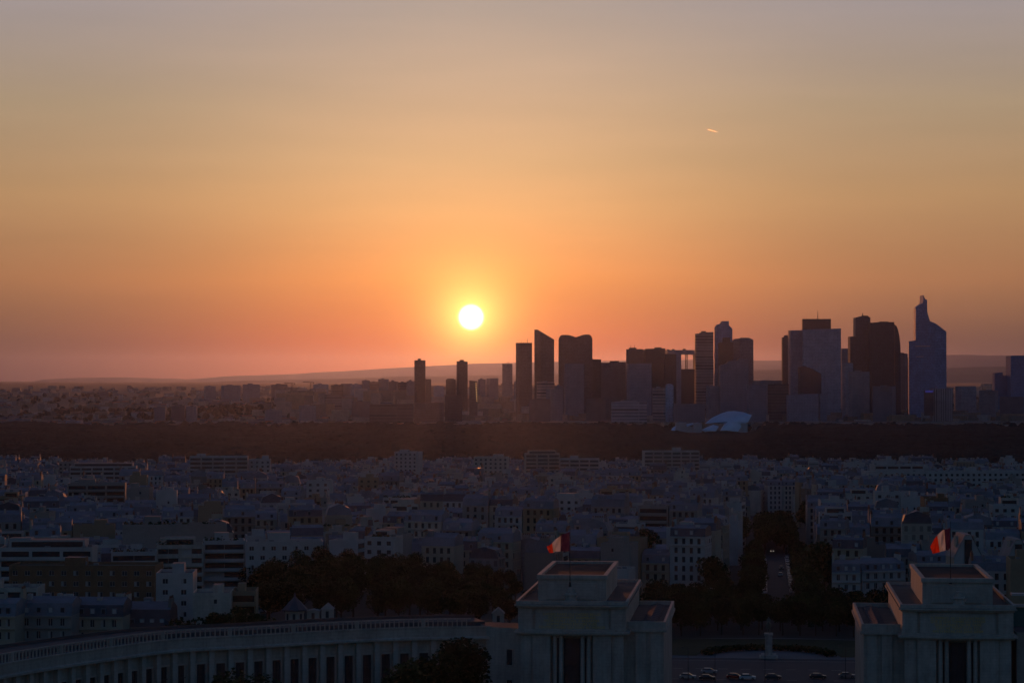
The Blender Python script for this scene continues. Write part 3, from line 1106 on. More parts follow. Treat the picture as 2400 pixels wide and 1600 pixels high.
BEARING = [(230, "hills' low end"), (450, 'long low hills'), (640, 'banded slab at the wood'), (760, 'two cranes'), (900, 'ridge of small blocks'), (1020, 'first slim tower'),
           (1150, 'low sun'), (1260, 'slant-topped tower'), (1400, 'twin-lobed tower'), (1560, 'double-mast tower'), (1650, 'square arch'), (1770, 'glass sails'),
           (1870, 'gap in the skyline'), (1990, 'mast-topped tower'), (2120, 'curved dark tower'), (2260, 'spired tower'), (9999, 'tower cut by the frame')]
same = {}
for b in sorted(SINGLE, key=lambda b: b['y']):
    if b.get('label'):
        continue
    place_ = next(t for lim, t in BEARING if b['u'] < lim)
    if b.get('avenue'):
        where = 'on the %s side of the avenue' % ('left' if b['avenue'] < 0 else 'right')
    else:
        where = 'in line below the ' + place_
    what = {'band': 'balconied flat-roofed block', 'windows': 'plain flat-roofed block', 'blank': 'blank-walled block'}[b.get('style', 'band')] if b['kind'] == 'slab' \
        else b['roof'] + '-roofed house'
    key = '%s %s-storey %s %s' % (b['tone'], NUM[min(b['n'], 14)], what, where)
    same.setdefault(key, []).append(b)
for key, bs in same.items():
    for i, b in enumerate(bs):
        if len(bs) > 1:
            b['label'] = key + ', ' + (ORD[i] if i < len(ORD) else 'beyond the sixteenth nearest') + ' such'
        else:
            b['label'] = key
        if b['label'].count(' ') > 15:
            b['label'] = b['label'].replace('in line below', 'below')
for b in SINGLE:
    rng = random.Random(int(b['x'] * 7 + b['y'] * 13))
    if not b.get('hand'):
        b['group'] = 'houses of the dusky roofscape'
    o = (make_mansard if b['kind'] == 'mansard' else make_slab)(b, rng, b.get('near', 0))
    if b.get('red'):
        for sx in (-1, 1):
            m_ = MB()
            m_.box(sx * b['w'] * .33 - 1.9, sx * b['w'] * .33 + 1.9, -b['d'] / 2 - 0.12, -b['d'] / 2 - 0.01, b['h'] - 7.6, b['h'] - 2.2, RED)
            pn = m_.build('red_panel', o)
            pn['label'] = 'dark red wall panel'

# the rest of the roofscape, past counting
cm = MB()
for b in REST:
    rng = random.Random(int(b['x'] * 5 + b['y'] * 3))
    w, d, n = b['w'], b['d'], b['n']
    M = frame(b['x'], b['y'], b['z'], b['rz'])
    q = MB()
    wm = {'cream': 0, 'grey': 1, 'pale': 2, 'white': 2, 'tan': 3, 'dim grey': 4, 'brown brick': 3}[b['tone']]
    if b['kind'] == 'slab' and b.get('style') == 'band':
        wm = 5
    H = 1 + n * 3.1
    blank = MATS['white_plaster'] if wm in (2, 5) else STONE
    front = WALLS[wm] if b.get('style') != 'blank' else blank
    k = len(q.v)
    for i, (a, c_) in enumerate((((-w / 2, -d / 2), (w / 2, -d / 2)), ((w / 2, -d / 2), (w / 2, d / 2)), ((w / 2, d / 2), (-w / 2, d / 2)), ((-w / 2, d / 2), (-w / 2, -d / 2)))):
        L = math.hypot(c_[0] - a[0], c_[1] - a[1])
        q.face([(a[0], a[1], -6), (c_[0], c_[1], -6), (c_[0], c_[1], H), (a[0], a[1], H)], front if i in (0, 2) or rng.random() < .25 else blank,
               [(0, -6.4), (L, -6.4), (L, H), (0, H)])
    if b['kind'] == 'mansard':
        hl = rng.uniform(2.2, 3.2)
        mansard_roof(q, w, d, H, hl, rng.uniform(.8, 1.8), SLATE if b['roof'] == 'slate' else ZINC, ZINC)
        for sx in (-1, 1):
            for _ in range(rng.choice((1, 1, 2))):
                L = rng.uniform(1.4, 4.5)
                y0 = rng.uniform(-d / 2 + 1.0, d / 2 - 1.0 - L)
                hh = H + hl + rng.uniform(.8, 3.0)
                xx = sx * (w / 2 - .4)
                q.box(xx - .35, xx + .35, y0, y0 + L, H + 0.5, hh, rng.choice((blank, PALE, PLASTER, STONE, TILE)), TILE)
                for i_ in range(max(2, int(L / .9))):
                    y = y0 + .3 + i_ * .9
                    q.box(xx - .15, xx + .15, y - .15, y + .15, hh, hh + .55, TILE, TILE, False)
        for _ in range(rng.randint(2, 6)):
            a, c_ = rng.uniform(.25, 1.1), rng.uniform(.25, .9)
            x, y = rng.uniform(-w / 2 + 1.6, w / 2 - 1.6), rng.uniform(-d / 3, d / 3)
            q.box(x - a, x + a, y - c_, y + c_, H + .6, H + hl + rng.uniform(.6, 2.8), rng.choice((blank, blank, ZINC, METAL, SLATE, PLASTER)), ZINC)
        if rng.random() < .6:
            for i in range(int(w / 3)):
                x = -w / 2 + 1.5 + i * 3
                q.box(x - .6, x + .6, -d / 2 + .25, -d / 2 + 1.6, H + .4, H + 2.1, blank if rng.random() < .4 else ZINC)
    else:
        q.face([(-w / 2, -d / 2, H), (w / 2, -d / 2, H), (w / 2, d / 2, H), (-w / 2, d / 2, H)], GRAVEL)
        q.box(-w * .2, w * .12, -1, d / 2 - 1, H, H + rng.uniform(2, 3.5), blank, GRAVEL)
        q.box(-w / 2, w / 2, -d / 2 - .05, -d / 2 + .2, H, H + .9, blank)
        for _ in range(rng.randint(1, 4)):
            a, c_ = rng.uniform(.4, 1.3), rng.uniform(.4, 1.1)
            x, y = rng.uniform(-w / 2 + 1.6, w / 2 - 1.6), rng.uniform(-d / 3, d / 3)
            q.box(x - a, x + a, y - c_, y + c_, H - .1, H + rng.uniform(.6, 2.4), rng.choice((blank, METAL, SLATE, PLASTER)))
    cm.join(q, M)
kind(cm.build('crowded_city_roofs'), 'stuff', 'crowded dim house roofs filling the city up to the dark wood', 'city roofs')
print('buildings', len(BUILD), 'single', len(SINGLE), 'rest', len(REST))

# ------------------------------------------------------------------ trees
def crown_mesh(rng, rx, rz, n, leaf, lobes=9):
    """leaf clumps spread through lobes: uneven outline with gaps"""
    mb = MB()
    L = []
    for i in range(lobes):
        a = rng.uniform(0, 6.28)
        q = rng.uniform(0.15, 0.62)
        L.append((Vector((math.cos(a) * q * rx, math.sin(a) * q * rx, rng.uniform(-0.45, 0.55) * rz)), rng.uniform(0.34, 0.58)))
    for i in range(n):
        c, k = rng.choice(L)
        p = Vector((rng.gauss(0, 1), rng.gauss(0, 1), rng.gauss(0, 1))).normalized()
        rr = rng.uniform(0.72, 1.04) if rng.random() < 0.8 else rng.random()
        p = c + Vector((p.x * rx, p.y * rx, p.z * rz)) * (k * rr)
        q = Matrix.Rotation(rng.uniform(0, 6.3), 3, 'Z') @ Matrix.Rotation(rng.uniform(-1.2, 1.2), 3, 'X')
        s = leaf * rng.uniform(0.55, 1.3)
        mb.face([p + q @ Vector(w) * s for w in ((-.5, -.45, 0), (.5, -.4, .12), (.4, .5, 0), (-.45, .5, -.1))], LEAF)
    return mb.mesh('crown')


def trunk_mesh(rng, h, r, spread):
    mb = MB()
    mb.bar((0, 0, -0.6), (0.1, 0, h), r, BARK, 8, r * 0.6)
    for i in range(6):
        a = i * 1.05 + rng.uniform(-.3, .3)
        k = rng.uniform(.6, 1.0)
        z = h * rng.uniform(.7, .98)
        mid = Vector((math.cos(a) * spread * .45 * k, math.sin(a) * spread * .45 * k, z + spread * .35))
        mb.bar((0.05, 0, z), mid, r * .4, BARK, 5, r * .25)
        mb.bar(mid, mid + Vector((math.cos(a + .4) * spread * .4, math.sin(a + .4) * spread * .4, spread * .45)), r * .25, BARK, 5, r * .08)
    return mb.mesh('trunk')


trng = random.Random(5)
BIG = [(crown_mesh(trng, 6.5, 6.5, 6500, 0.5, 14), trunk_mesh(trng, 8, .45, 5.5)) for _ in range(4)]
MIDT = [(crown_mesh(trng, 4.4, 3.8, 2800, 0.45, 10), trunk_mesh(trng, 4.6, .26, 3.4)) for _ in range(4)]


def tree(x, y, z, top, kindm, rng, label, group, rbase, hbase, trunk_h):
    """top: height of the crown's tip; the crown proto has half-height hbase, the trunk proto height trunk_h"""
    o = thing('leafy_tree', label, 'tree', (x, y, z), rng.uniform(0, 6.28), group)
    cm_, tm = rng.choice(kindm)
    h = top - z
    k = h / (trunk_h + 2 * hbase * 0.86)
    for nm, me, zz in (('crown', cm_, (trunk_h + hbase * (0.8 if hbase > 5 else 0.62)) * k), ('trunk', tm, 0.0)):
        c = bpy.data.objects.new(nm, me)
        COL.objects.link(c)
        c.parent = o
        c.location.z = zz
        j = rng.uniform(.9, 1.15)
        c.scale = (k * j, k * j, k * (1.0 if hbase > 5 else 1.22)) if nm == 'crown' else (k, k, k)
        v = rng.uniform(.6, 1.25)
        c.color = (v, v * rng.uniform(.9, 1.05), v, 1)
    return o


# the big trees of the cemetery hill: their tops follow the outline in the photo
TOPL = [(560, 1400), (592, 1330), (615, 1296), (680, 1280), (740, 1276), (800, 1284), (860, 1288), (950, 1290), (1010, 1300), (1080, 1306), (1160, 1312), (1200, 1330), (1245, 1352), (1262, 1400)]
trees_out = []
for row_, (Y, du, off) in enumerate([(655, 62, 20), (680, 58, 60), (705, 60, 20), (735, 56, 50), (765, 54, 0)]):
    u = 606 + off
    while u < 1240:
        uu = u + trng.uniform(-14, 14)
        YY = Y + trng.uniform(-9, 9)
        drop = (0, 12, 26, 42, 66)[4 - row_] + trng.uniform(0, 14)
        p = P(uu, interp(TOPL, uu) + drop, YY)
        trees_out.append((p, uu, row_))
        u += du
TL = ['dark leafy tree in the %s line of the cemetery grove' % t for t in ('front', 'second', 'middle', 'fourth', 'rear')]
for p, u, r_ in trees_out:
    tree(p.x, p.y, gz(p.x, p.y), p.z, BIG, trng, TL[r_], 'cemetery grove, %s line' % ('front', 'second', 'middle', 'fourth', 'rear')[r_], 6.5, 6.5, 8)
# lower growth at the grove's left foot and trees before the wing
for i, (u, v, Y, lab) in enumerate([(520, 1432, 606, 'low dark bush-like tree over the palace railing beside the plain gable'),
                                    (560, 1424, 612, 'low spreading tree between the plain gable and the pointed chapel'),
                                    (612, 1436, 610, 'small low tree just left of the pointed chapel'),
                                    (440, 1452, 604, 'small dark tree at the foot of the plain gable')]):
    p = P(u, v, Y)
    tree(p.x, p.y, gz(p.x, p.y), p.z, MIDT, trng, lab, None, 4.4, 3.8, 4.6)
for i, (u, v, Y, lab) in enumerate([(1085, 1500, 538, 'tall dark garden tree standing before the palace wing near the pavilion'),
                                    (1020, 1528, 534, 'dark garden tree before the wing, lower than the one near the pavilion'),
                                    (965, 1552, 530, 'lowest dark tree of the trio before the wing'),
                                    (560, 1578, 500, 'treetop just rising over the frame edge before the wing')]):
    p = P(u, v, Y)
    tree(p.x, p.y, p.z - 24, p.z, BIG, trng, lab, None, 6.5, 6.5, 8)

# clipped square trees round the far side of the square, and along the avenue
SQ = []
for j, (s, n_) in enumerate([(727, 15), (741, 14), (756, 14), (772, 13), (790, 12)]):
    for i in range(n_):
        t = -35 + 80 * (i + 0.5 * (j % 2)) / (n_ - 1) + trng.uniform(-1, 1)
        bow = 0.006 * (t - 5) ** 2
        if j > 2 and abs(t - 5.5) < 6.5:
            continue
        SQ.append((s - bow * (1 if j == 0 else .6) + trng.uniform(-1.2, 1.2), t, j))
for s, t, j in SQ:
    x, y = ST(s, t)
    nm = ('front', 'second', 'middle', 'fourth', 'rear')[j]
    tree(x, y, gz(x, y), 48.0 + trng.uniform(-1.2, 1.0) + j * 0.25, MIDT, trng, 'round-headed tree in the %s row behind the statue lawn' % nm,
         'square trees, %s row' % nm, 4.4, 3.8, 4.6)
for side in (-1, 1):
    for i in range(36):
        s = 812 + i * 12.5 + trng.uniform(-2, 2)
        x, y = ST(s, 5.5 + side * ((9.0 if s < 1100 else 4.6) + trng.uniform(-.5, .5)))
        tree(x, y, gz(x, y), gz(x, y) + (13.5 - i * .25 if s < 1100 else 14) + trng.uniform(-1, 1), MIDT, trng, 'street tree along the %s side of the avenue' % ('left' if side < 0 else 'right'),
             'avenue trees, %s side' % ('left' if side < 0 else 'right'), 4.4, 3.8, 4.6)

# ------------------------------------------------------------------ square: road, pavement, lawn, statue
def sheet(name, poly, z, mat):
    mb = MB()
    mb.face([(x, y, z) for x, y in poly], mat)
    return kind(mb.build(name), 'structure')


def slab_poly(name, poly, z0, z1, mat):
    mb = MB()
    mb.prism(poly, z0, z1, mat)
    return kind(mb.build(name), 'structure')


G0 = 38.0
sheet('road', st_rect(596, 664, -120, 130), G0 + 0.02, ASPHALT)
sheet('road', st_rect(780, 1540, -0.5, 11.5), 0, ASPHALT)
av = bpy.data.objects['road.001']
me = av.data
bm = bmesh.new()
bm.from_mesh(me)
bmesh.ops.subdivide_edges(bm, edges=bm.edges[:], cuts=60, use_grid_fill=True)
for v in bm.verts:
    v.co.z = gz(v.co.x, v.co.y) + 0.06
bm.to_mesh(me)
bm.free()
mk = MB()
for t in range(-60, 80, 6):
    for s_ in (618.5, 641.0):
        mk.face([(*ST(s_, t), G0 + .028), (*ST(s_, t + 2.6), G0 + .028), (*ST(s_ + .22, t + 2.6), G0 + .028), (*ST(s_ + .22, t), G0 + .028)], MARK)
for s_ in (600.5, 660.0):
    mk.face([(*ST(s_, -100), G0 + .028), (*ST(s_, 100), G0 + .028), (*ST(s_ + .2, 100), G0 + .028), (*ST(s_ + .2, -100), G0 + .028)], MARK)
kind(mk.build('road_marking'), 'structure')
# esplanade between the pavilions
slab_poly('pavement', st_rect(470, 596, -22, 22), 36, G0 + 0.14, PAVING)
# the island with the statue: kerbed, lawn on both sides of a paved fan
def arc(s0, t0, r, a0, a1, n=28):
    return [ST(s0 + r * math.cos(a), t0 + r * math.sin(a)) for a in [a0 + (a1 - a0) * i / n for i in range(n + 1)]]


isl = [ST(664.5, -50)] + [ST(664.5, 61)] + [ST(*q) for q in ((690, 58), (708, 46), (716, 25), (719, 5.5), (716, -14), (708, -35), (690, -47))]
slab_poly('pavement', isl, 37, G0 + 0.16, PAVING)
lawn = [ST(*q) for q in ((667, -48), (667, -13))] + arc(668, 5.5, 19.5, -1.45, 1.45)[::1] + [ST(*q) for q in ((667, 24), (667, 59), (690, 56), (705, 45), (712, 25), (714.5, 5.5), (712, -14), (705, -35), (690, -45))]
lm = MB()
pts_in = arc(668, 1.5, 20, -1.5, 1.5, 36)
pts_out = []
for i in range(37):
    a = -1.5 + 3.0 * i / 36
    r = 47.5 / max(abs(math.sin(a)), abs(math.cos(a)) * 47.5 / 46.5)
    pts_out.append(ST(min(668 + r * math.cos(a), 714.5 - 0.004 * (r * math.sin(a)) ** 2), 5.5 + r * math.sin(a)))
for i in range(36):
    lm.face([(*pts_in[i], G0 + .30), (*pts_in[i + 1], G0 + .30), (*pts_out[i + 1], G0 + .30), (*pts_out[i], G0 + .30)][::-1], GRASS)
lw = lm.build('lawn')
if lw.data.polygons[0].normal.z < 0:
    lw.data.flip_normals()
kind(lw, 'structure')
hm = MB()
hr = random.Random(9)
for i in range(60):
    a = -1.42 + 2.84 * i / 59
    for r in (16.6, 18.3):
        x, y = ST(668 + r * math.cos(a), 1.5 + r * math.sin(a))
        clump(hm, hr, (x, y, G0 + 1.1), (.85, .85, .9), 26, LEAF, .5)
tag(hm.build('clipped_hedge'), 'dark low clipped hedge curving round the statue on the lawn', 'hedge')

PEDX, PEDY = ST(659 + 8, 1.5)
ped = thing('stone_pedestal', 'tall pale stone pedestal carrying the mounted statue on the square', 'pedestal', (PEDX, PEDY, G0 + .16), -AX)
pm = MB()
pm.box(-2.6, 2.6, -3.4, 3.4, 0, .45, PALE)
pm.box(-2.1, 2.1, -2.9, 2.9, .453, .95, PALE)
pm.build('steps', ped)
pm = MB()
pm.prism([(-1.0, -2.0), (1.0, -2.0), (1.0, 2.0), (-1.0, 2.0)], .953, 6.3, PALE)
pm.build('shaft', ped)
pm = MB()
pm.box(-1.2, 1.2, -2.2, 2.2, 6.303, 6.75, PALE)
pm.build('cap', ped)


def skin_mesh(name, verts, edges, radii, root=0, levels=1):
    me = bpy.data.meshes.new(name)
    me.from_pydata(verts, edges, [])
    o = bpy.data.objects.new(name, me)
    COL.objects.link(o)
    md = o.modifiers.new('skin', 'SKIN')
    for i, r in enumerate(radii):
        sv = me.skin_vertices[0].data[i]
        sv.radius = (r, r) if not isinstance(r, tuple) else r
        sv.use_root = i == root
    s = o.modifiers.new('sub', 'SUBSURF')
    s.levels = s.render_levels = levels
    dg = bpy.context.evaluated_depsgraph_get()
    m2 = bpy.data.meshes.new_from_object(o.evaluated_get(dg))
    bpy.data.objects.remove(o)
    m2.name = name
    m2.polygons.foreach_set('use_smooth', [True] * len(m2.polygons))
    return m2


# horse, standing, facing the viewpoint (-y), head slightly bent; then the rider
hv = [(0, .9, 1.75), (0, .2, 1.68), (0, -.75, 1.78), (0, -1.1, 2.1), (0, -1.35, 2.55), (0, -1.62, 2.6), (0, -1.98, 2.2),
      (.24, -.85, 1.35), (.25, -.9, .8), (.25, -.85, .1), (.25, -1.0, .04), (-.24, -.85, 1.35), (-.25, -1.15, .95), (-.25, -1.0, .5), (-.25, -1.1, .42),
      (.26, .95, 1.35), (.27, .8, .95), (.27, 1.05, .6), (.27, 1.0, .08), (-.26, .95, 1.35), (-.27, .8, .95), (-.27, 1.05, .6), (-.27, 1.0, .08),
      (0, 1.25, 1.75), (0, 1.45, 1.2), (0, 1.42, .75)]
he = [(0, 1), (1, 2), (2, 3), (3, 4), (4, 5), (5, 6), (2, 7), (7, 8), (8, 9), (9, 10), (2, 11), (11, 12), (12, 13), (13, 14), (0, 15), (15, 16), (16, 17), (17, 18),
      (0, 19), (19, 20), (20, 21), (21, 22), (0, 23), (23, 24), (24, 25)]
hrad = [.42, .40, .44, .33, .24, .2, .13, .2, .11, .08, .1, .2, .11, .08, .1, .24, .14, .09, .09, .24, .14, .09, .09, .1, .12, .05]
horse = skin_mesh('mounted_statue', hv, he, hrad)
rv = [(0, .05, 2.15), (0, .08, 2.55), (0, .05, 2.95), (0, .02, 3.18), (0, -.02, 3.38), (0, -.04, 3.52), (.3, .05, 2.98), (.42, .0, 2.6), (.2, -.4, 2.5), (-.3, .05, 2.98), (-.42, 0, 2.6), (-.2, -.4, 2.5),
      (.42, -.2, 2.0), (.5, .0, 1.45), (.5, -.2, 1.35), (-.42, -.2, 2.0), (-.5, 0, 1.45), (-.5, -.2, 1.35)]
re_ = [(0, 1), (1, 2), (2, 3), (3, 4), (4, 5), (2, 6), (6, 7), (7, 8), (2, 9), (9, 10), (10, 11), (0, 12), (12, 13), (13, 14), (0, 15), (15, 16), (16, 17)]
rrad = [.26, .24, .25, .11, .15, .17, .13, .1, .07, .13, .1, .07, .19, .12, .09, .19, .12, .09]
rider = skin_mesh('rider', rv, re_, rrad)
st = thing('mounted_statue', 'dark green bronze rider on horseback on top of the stone pedestal', 'statue', (PEDX, PEDY, G0 + .16 + 6.753), -AX)
for nm, me in (('horse', horse), ('rider', rider)):
    me.materials.clear()
    me.materials.append(BRONZE)
    o = bpy.data.objects.new(nm, me)
    COL.objects.link(o)
    o.parent = st
    o.scale = (1.3, 1.3, 1.3)

# ------------------------------------------------------------------ cars
def car_proto():
    o = thing('passenger_car', '', 'car')
    prof = [(-2.1, .32), (-2.15, .62), (-2.05, .86), (-1.2, .95), (1.55, .98), (2.1, .9), (2.15, .55), (2.08, .32)]
    mb = MB()

    def loft(rings, mat):
        for a, b in zip(rings, rings[1:]):
            for i in range(len(a)):
                j = (i + 1) % len(a)
                mb.face([a[i], a[j], b[j], b[i]], mat)
        mb.face(rings[0][::-1], mat)
        mb.face(rings[-1], mat)
    rings = []
    for y, k in ((-.88, .96), (-.80, 1.0), (.80, 1.0), (.88, .96)):
        rings.append([(x * k, y, .32 + (z - .32) * (k if abs(y) > .85 else 1) - (.06 if abs(y) > .85 else 0)) for x, z in prof])
    loft([r[::-1] for r in rings], PAINT)
    body = mb.build('body', o)
    # roof shell sits on the glass house
    mb = MB()
    cab0 = [(-1.15, .952), (1.85, .975)]
    low = [(-1.2, -.78), (1.8, -.78), (1.8, .78), (-1.2, .78)]
    hi = [(-.35, -.62), (1.25, -.62), (1.25, .62), (-.35, .62)]
    for i in range(4):
        a, b, c, d = low[i], low[(i + 1) % 4], hi[(i + 1) % 4], hi[i]
        mb.face([(*a, .955), (*b, .955), (*c, 1.40), (*d, 1.40)], GLASS)
    mb.build('windows_glass', o).name = 'glass_house'
    mb = MB()
    mb.box(-.38, 1.28, -.64, .64, 1.402, 1.46, PAINT)
    mb.build('roof', o)
    wm = MB()
    n = 14
    ring = [(.32 * math.cos(2 * math.pi * i / n), .32 * math.sin(2 * math.pi * i / n)) for i in range(n)]
    for i in range(n):
        a, b = ring[i], ring[(i + 1) % n]
        wm.face([(a[0], -.1, a[1]), (a[0], .1, a[1]), (b[0], .1, b[1]), (b[0], -.1, b[1])], RUBBER)
    for y in (-.1, .1):
        wm.face([(x, y, z) for x, z in (ring if y < 0 else ring[::-1])], RUBBER)
        wm.face([(x * .6, y * 1.06, z * .6) for x, z in (ring if y < 0 else ring[::-1])], METAL)
    wme = wm.mesh('wheel')
    for x in (-1.35, 1.3):
        for y in (-.8, .8):
            w = bpy.data.objects.new('wheel', wme)
            COL.objects.link(w)
            w.parent = o
            w.location = (x, y, .33)
    for y in (-.6, .6):
        lm_ = MB()
        lm_.box(-2.17, -2.05, y - .2, y + .2, .62, .8, PLASTER)
        lm_.build('headlight', o)
        lm_ = MB()
        lm_.box(2.05, 2.17, y - .2, y + .2, .66, .84, RED)
        lm_.build('tail_light', o)
    return o


CAR = car_proto()
first = [True]


def car(x, y, z, rz, tint, label, group=None, lit=False):
    o = CAR if first[0] else copy_tree(CAR)
    first[0] = False
    o.location = (x, y, z)
    o.rotation_euler = (0, 0, rz)
    o['label'] = label
    if group:
        o['group'] = group
    elif 'group' in o:
        del o['group']
    for c in o.children:
        if c.name.split('.')[0] in ('body', 'roof'):
            c.color = tuple(tint) + (1,)
        if lit and c.name.startswith('headlight'):
            c.data = c.data.copy()
            c.data.materials.clear()
            c.data.materials.append(LIT_LAMP)
    return o


CARS = [(1662, 1576, math.pi, (.45, .46, .5), 'silver grey car alone on the far lane of the square road'),
        (1612, 1588, math.pi, (.6, .6, .62), 'pale car behind the lamp post by the near pavilion'),
        (1658, 1591, math.pi, (.05, .05, .06), 'black car on the near lane below the silver grey car'),
        (1722, 1588, math.pi, (.35, .02, .02), 'dark red car just behind the white car'),
        (1752, 1590, math.pi, (.85, .86, .88), 'white car just ahead of the dark red car'),
        (1812, 1589, math.pi, (.06, .065, .08), 'dark car passing below the statue pedestal'),
        (1917, 1588, math.pi, (.05, .055, .065), 'dark car nearing the far pavilion'),
        (1985, 1586, math.pi, (.3, .3, .33), 'grey car half hidden by the far pavilion')]
for u, v, rz, c, lab in CARS:
    Y = (ZC - G0) * F / (v - 890)
    p = P(u, v, Y)
    car(p.x, p.y, G0 + .024, rz - AX, c, lab)
crng = random.Random(3)
for side in (-1, 1):
    s = 868
    k = 0
    while s < 1065:
        if crng.random() < .85:
            x, y = ST(s, 5.5 + side * 4.9)
            v = crng.choice((.06, .2, .45, .75, .85))
            car(x, y, gz(x, y) + .064, math.pi / 2 - AX, (v, v, v * 1.03), 'parked car in the line along the %s kerb of the avenue' % ('left' if side < 0 else 'right'),
                'cars parked along the avenue, %s kerb' % ('left' if side < 0 else 'right'))
            k += 1
        s += 6.2
for s, t, c, lab in ((1118, 4.2, .2, 'car coming down the avenue with two bright headlights'), (985, 7.4, .05, 'dark car in the middle of the avenue'),
                     (945, 6.8, .5, 'pale car in the avenue nearest the square')):
    x, y = ST(s, t)
    car(x, y, gz(x, y) + .064, math.pi / 2 - AX, (c, c, c), lab, lit=s > 1100)

# street lamps
def lamp(u, v, label):
    Y = (ZC - G0) * F / (v - 890)
    p = P(u, v, Y)
    o = thing('street_lamp', label, 'street lamp', (p.x, p.y, G0 + .02))
    mb = MB()
    mb.bar((0, 0, 0), (0, 0, .9), .16, DARKM, 8, .12)
    mb.bar((0, 0, .9), (0, 0, 8.2), .085, DARKM, 8, .06)
    mb.build('post', o)
    mb = MB()
    mb.bar((0, 0, 8.2), (-1.1, 0, 8.5), .05, DARKM, 6, .04)
    mb.box(-1.8, -1.0, -.16, .16, 8.44, 8.6, DARKM)
    mb.build('lamp_head', o)


lamp(1613, 1592, 'thin dark street lamp by the pale car near the pavilion edge')
lamp(1676, 1596, 'thin dark street lamp right of the black car')
lamp(1982, 1588, 'thin dark street lamp next to the far pavilion')
lamp(1793, 1597, 'thin dark street lamp in front of the pedestal')

# people crossing the esplanade
pv = [(0, 0, .92), (0, 0, 1.15), (0, 0, 1.40), (0, 0, 1.52), (0, -.02, 1.62), (0, -.02, 1.74), (.18, 0, 1.40), (.24, .04, 1.12), (.22, -.08, .86), (-.18, 0, 1.40), (-.24, -.04, 1.12), (-.22, .08, .86),
      (.1, 0, .86), (.11, -.12, .48), (.11, -.10, .06), (.11, -.24, .04), (-.1, 0, .86), (-.11, .06, .48), (-.11, .22, .08), (-.11, .1, .04)]
pe = [(0, 1), (1, 2), (2, 3), (3, 4), (4, 5), (2, 6), (6, 7), (7, 8), (2, 9), (9, 10), (10, 11), (0, 12), (12, 13), (13, 14), (14, 15), (0, 16), (16, 17), (17, 18), (18, 19)]
pr = [.14, .13, .15, .06, .095, .09, .07, .05, .035, .07, .05, .035, .1, .07, .05, .04, .1, .07, .05, .04]
pmesh = skin_mesh('person', pv, pe, pr)
pmesh.materials.clear()
pmesh.materials.append(CLOTH)
pmesh.materials.append(SKIN)
for f in pmesh.polygons:
    if f.center.z > 1.5:
        f.material_index = 1
for i, (u, v, tint, lab) in enumerate([(1882, 1598, (1, 1, 1), 'dark figure walking at the frame edge below the dark car'),
                                       (1916, 1597, (1.6, 1.4, 1.4), 'figure in grey walking below the far dark car'),
                                       (1951, 1598, (.8, .8, 1.2), 'figure in dark blue by the far pavilion'),
                                       (1968, 1596, (2.2, 2.0, 2.0), 'figure in lighter clothes by the far pavilion')]):
    Y = (ZC - G0 - .14) * F / (v + 18 - 890)
    p = P(u, v + 18, Y)
    o = bpy.data.objects.new('person', pmesh)
    COL.objects.link(o)
    o.location = (p.x, p.y, G0 + .14)
    o.rotation_euler.z = i * 1.7
    o.color = tint + (1,)
    tag(o, lab, 'person')

# ------------------------------------------------------------------ the palace: curved wing
WPTS = [(1150, 1446, 565), (1105, 1447, 563), (960, 1449, 560), (800, 1455, 555), (596, 1466, 544), (400, 1476, 535), (200, 1501, 513), (70, 1520, 498), (0, 1532, 488)]
W2 = []
for u, v, Y in WPTS:
    Yz = (ZC - 59.2) * F / (v - 890)
    p = P(u, v, Yz)
    W2.append((p.x, p.y))
W2 += [(-110, 470), (-114, 445)]


def catmull(pts, step):
    out = []
    for i in range(len(pts) - 1):
        p0 = pts[max(i - 1, 0)]
        p1, p2 = pts[i], pts[i + 1]
        p3 = pts[min(i + 2, len(pts) - 1)]
        for k in range(20):
            t = k / 20
            out.append(tuple(.5 * (2 * p1[c] + (p2[c] - p0[c]) * t + (2 * p0[c] - 5 * p1[c] + 4 * p2[c] - p3[c]) * t * t + (3 * p1[c] - p0[c] - 3 * p2[c] + p3[c]) * t ** 3) for c in (0, 1)))
    out.append(pts[-1])
    # even spacing
    res, acc = [out[0]], 0.0
    for a, b in zip(out, out[1:]):
        L = math.hypot(b[0] - a[0], b[1] - a[1])
        while acc + L >= step:
            k = (step - acc) / L
            a = (a[0] + (b[0] - a[0]) * k, a[1] + (b[1] - a[1]) * k)
            res.append(a)
            L = math.hypot(b[0] - a[0], b[1] - a[1])
            acc = 0.0
        acc += L
    return res


BAY = 4.5
CURVE = catmull(W2, BAY / 4)


def cn(i):
    a, b = CURVE[max(i - 1, 0)], CURVE[min(i + 1, len(CURVE) - 1)]
    t = Vector((b[0] - a[0], b[1] - a[1])).normalized()
    return Vector((-t.y, t.x)) if (-t.y) * 1 + t.x * 0 > 0 or True else None


def off(i, d):
    """point of the wing line pushed d metres towards the viewpoint side"""
    a, b = CURVE[max(i - 1, 0)], CURVE[min(i + 1, len(CURVE) - 1)]
    t = Vector((b[0] - a[0], b[1] - a[1])).normalized()
    n = Vector((-t.y, t.x))
    c = Vector(CURVE[i])
    if (Vector((-40, 430)) - c).dot(n) < 0:
        n = -n
    q = c + n * d
    return (q.x, q.y)


def ribbon(mb, rows, mat, i0=0, i1=None):
    """rows: (offset, z) swept along the wing's curve"""
    i1 = len(CURVE) - 1 if i1 is None else i1
    run = 0
    for i in range(i0, i1):
        for (d0, z0), (d1, z1) in zip(rows, rows[1:]):
            a, b = off(i, d0), off(i + 1, d0)
            c, d = off(i + 1, d1), off(i, d1)
            mb.face([(*b, z0), (*a, z0), (*d, z1), (*c, z1)], mat, [(run + BAY / 4, z0), (run, z0), (run, z1), (run + BAY / 4, z1)])
        run += BAY / 4


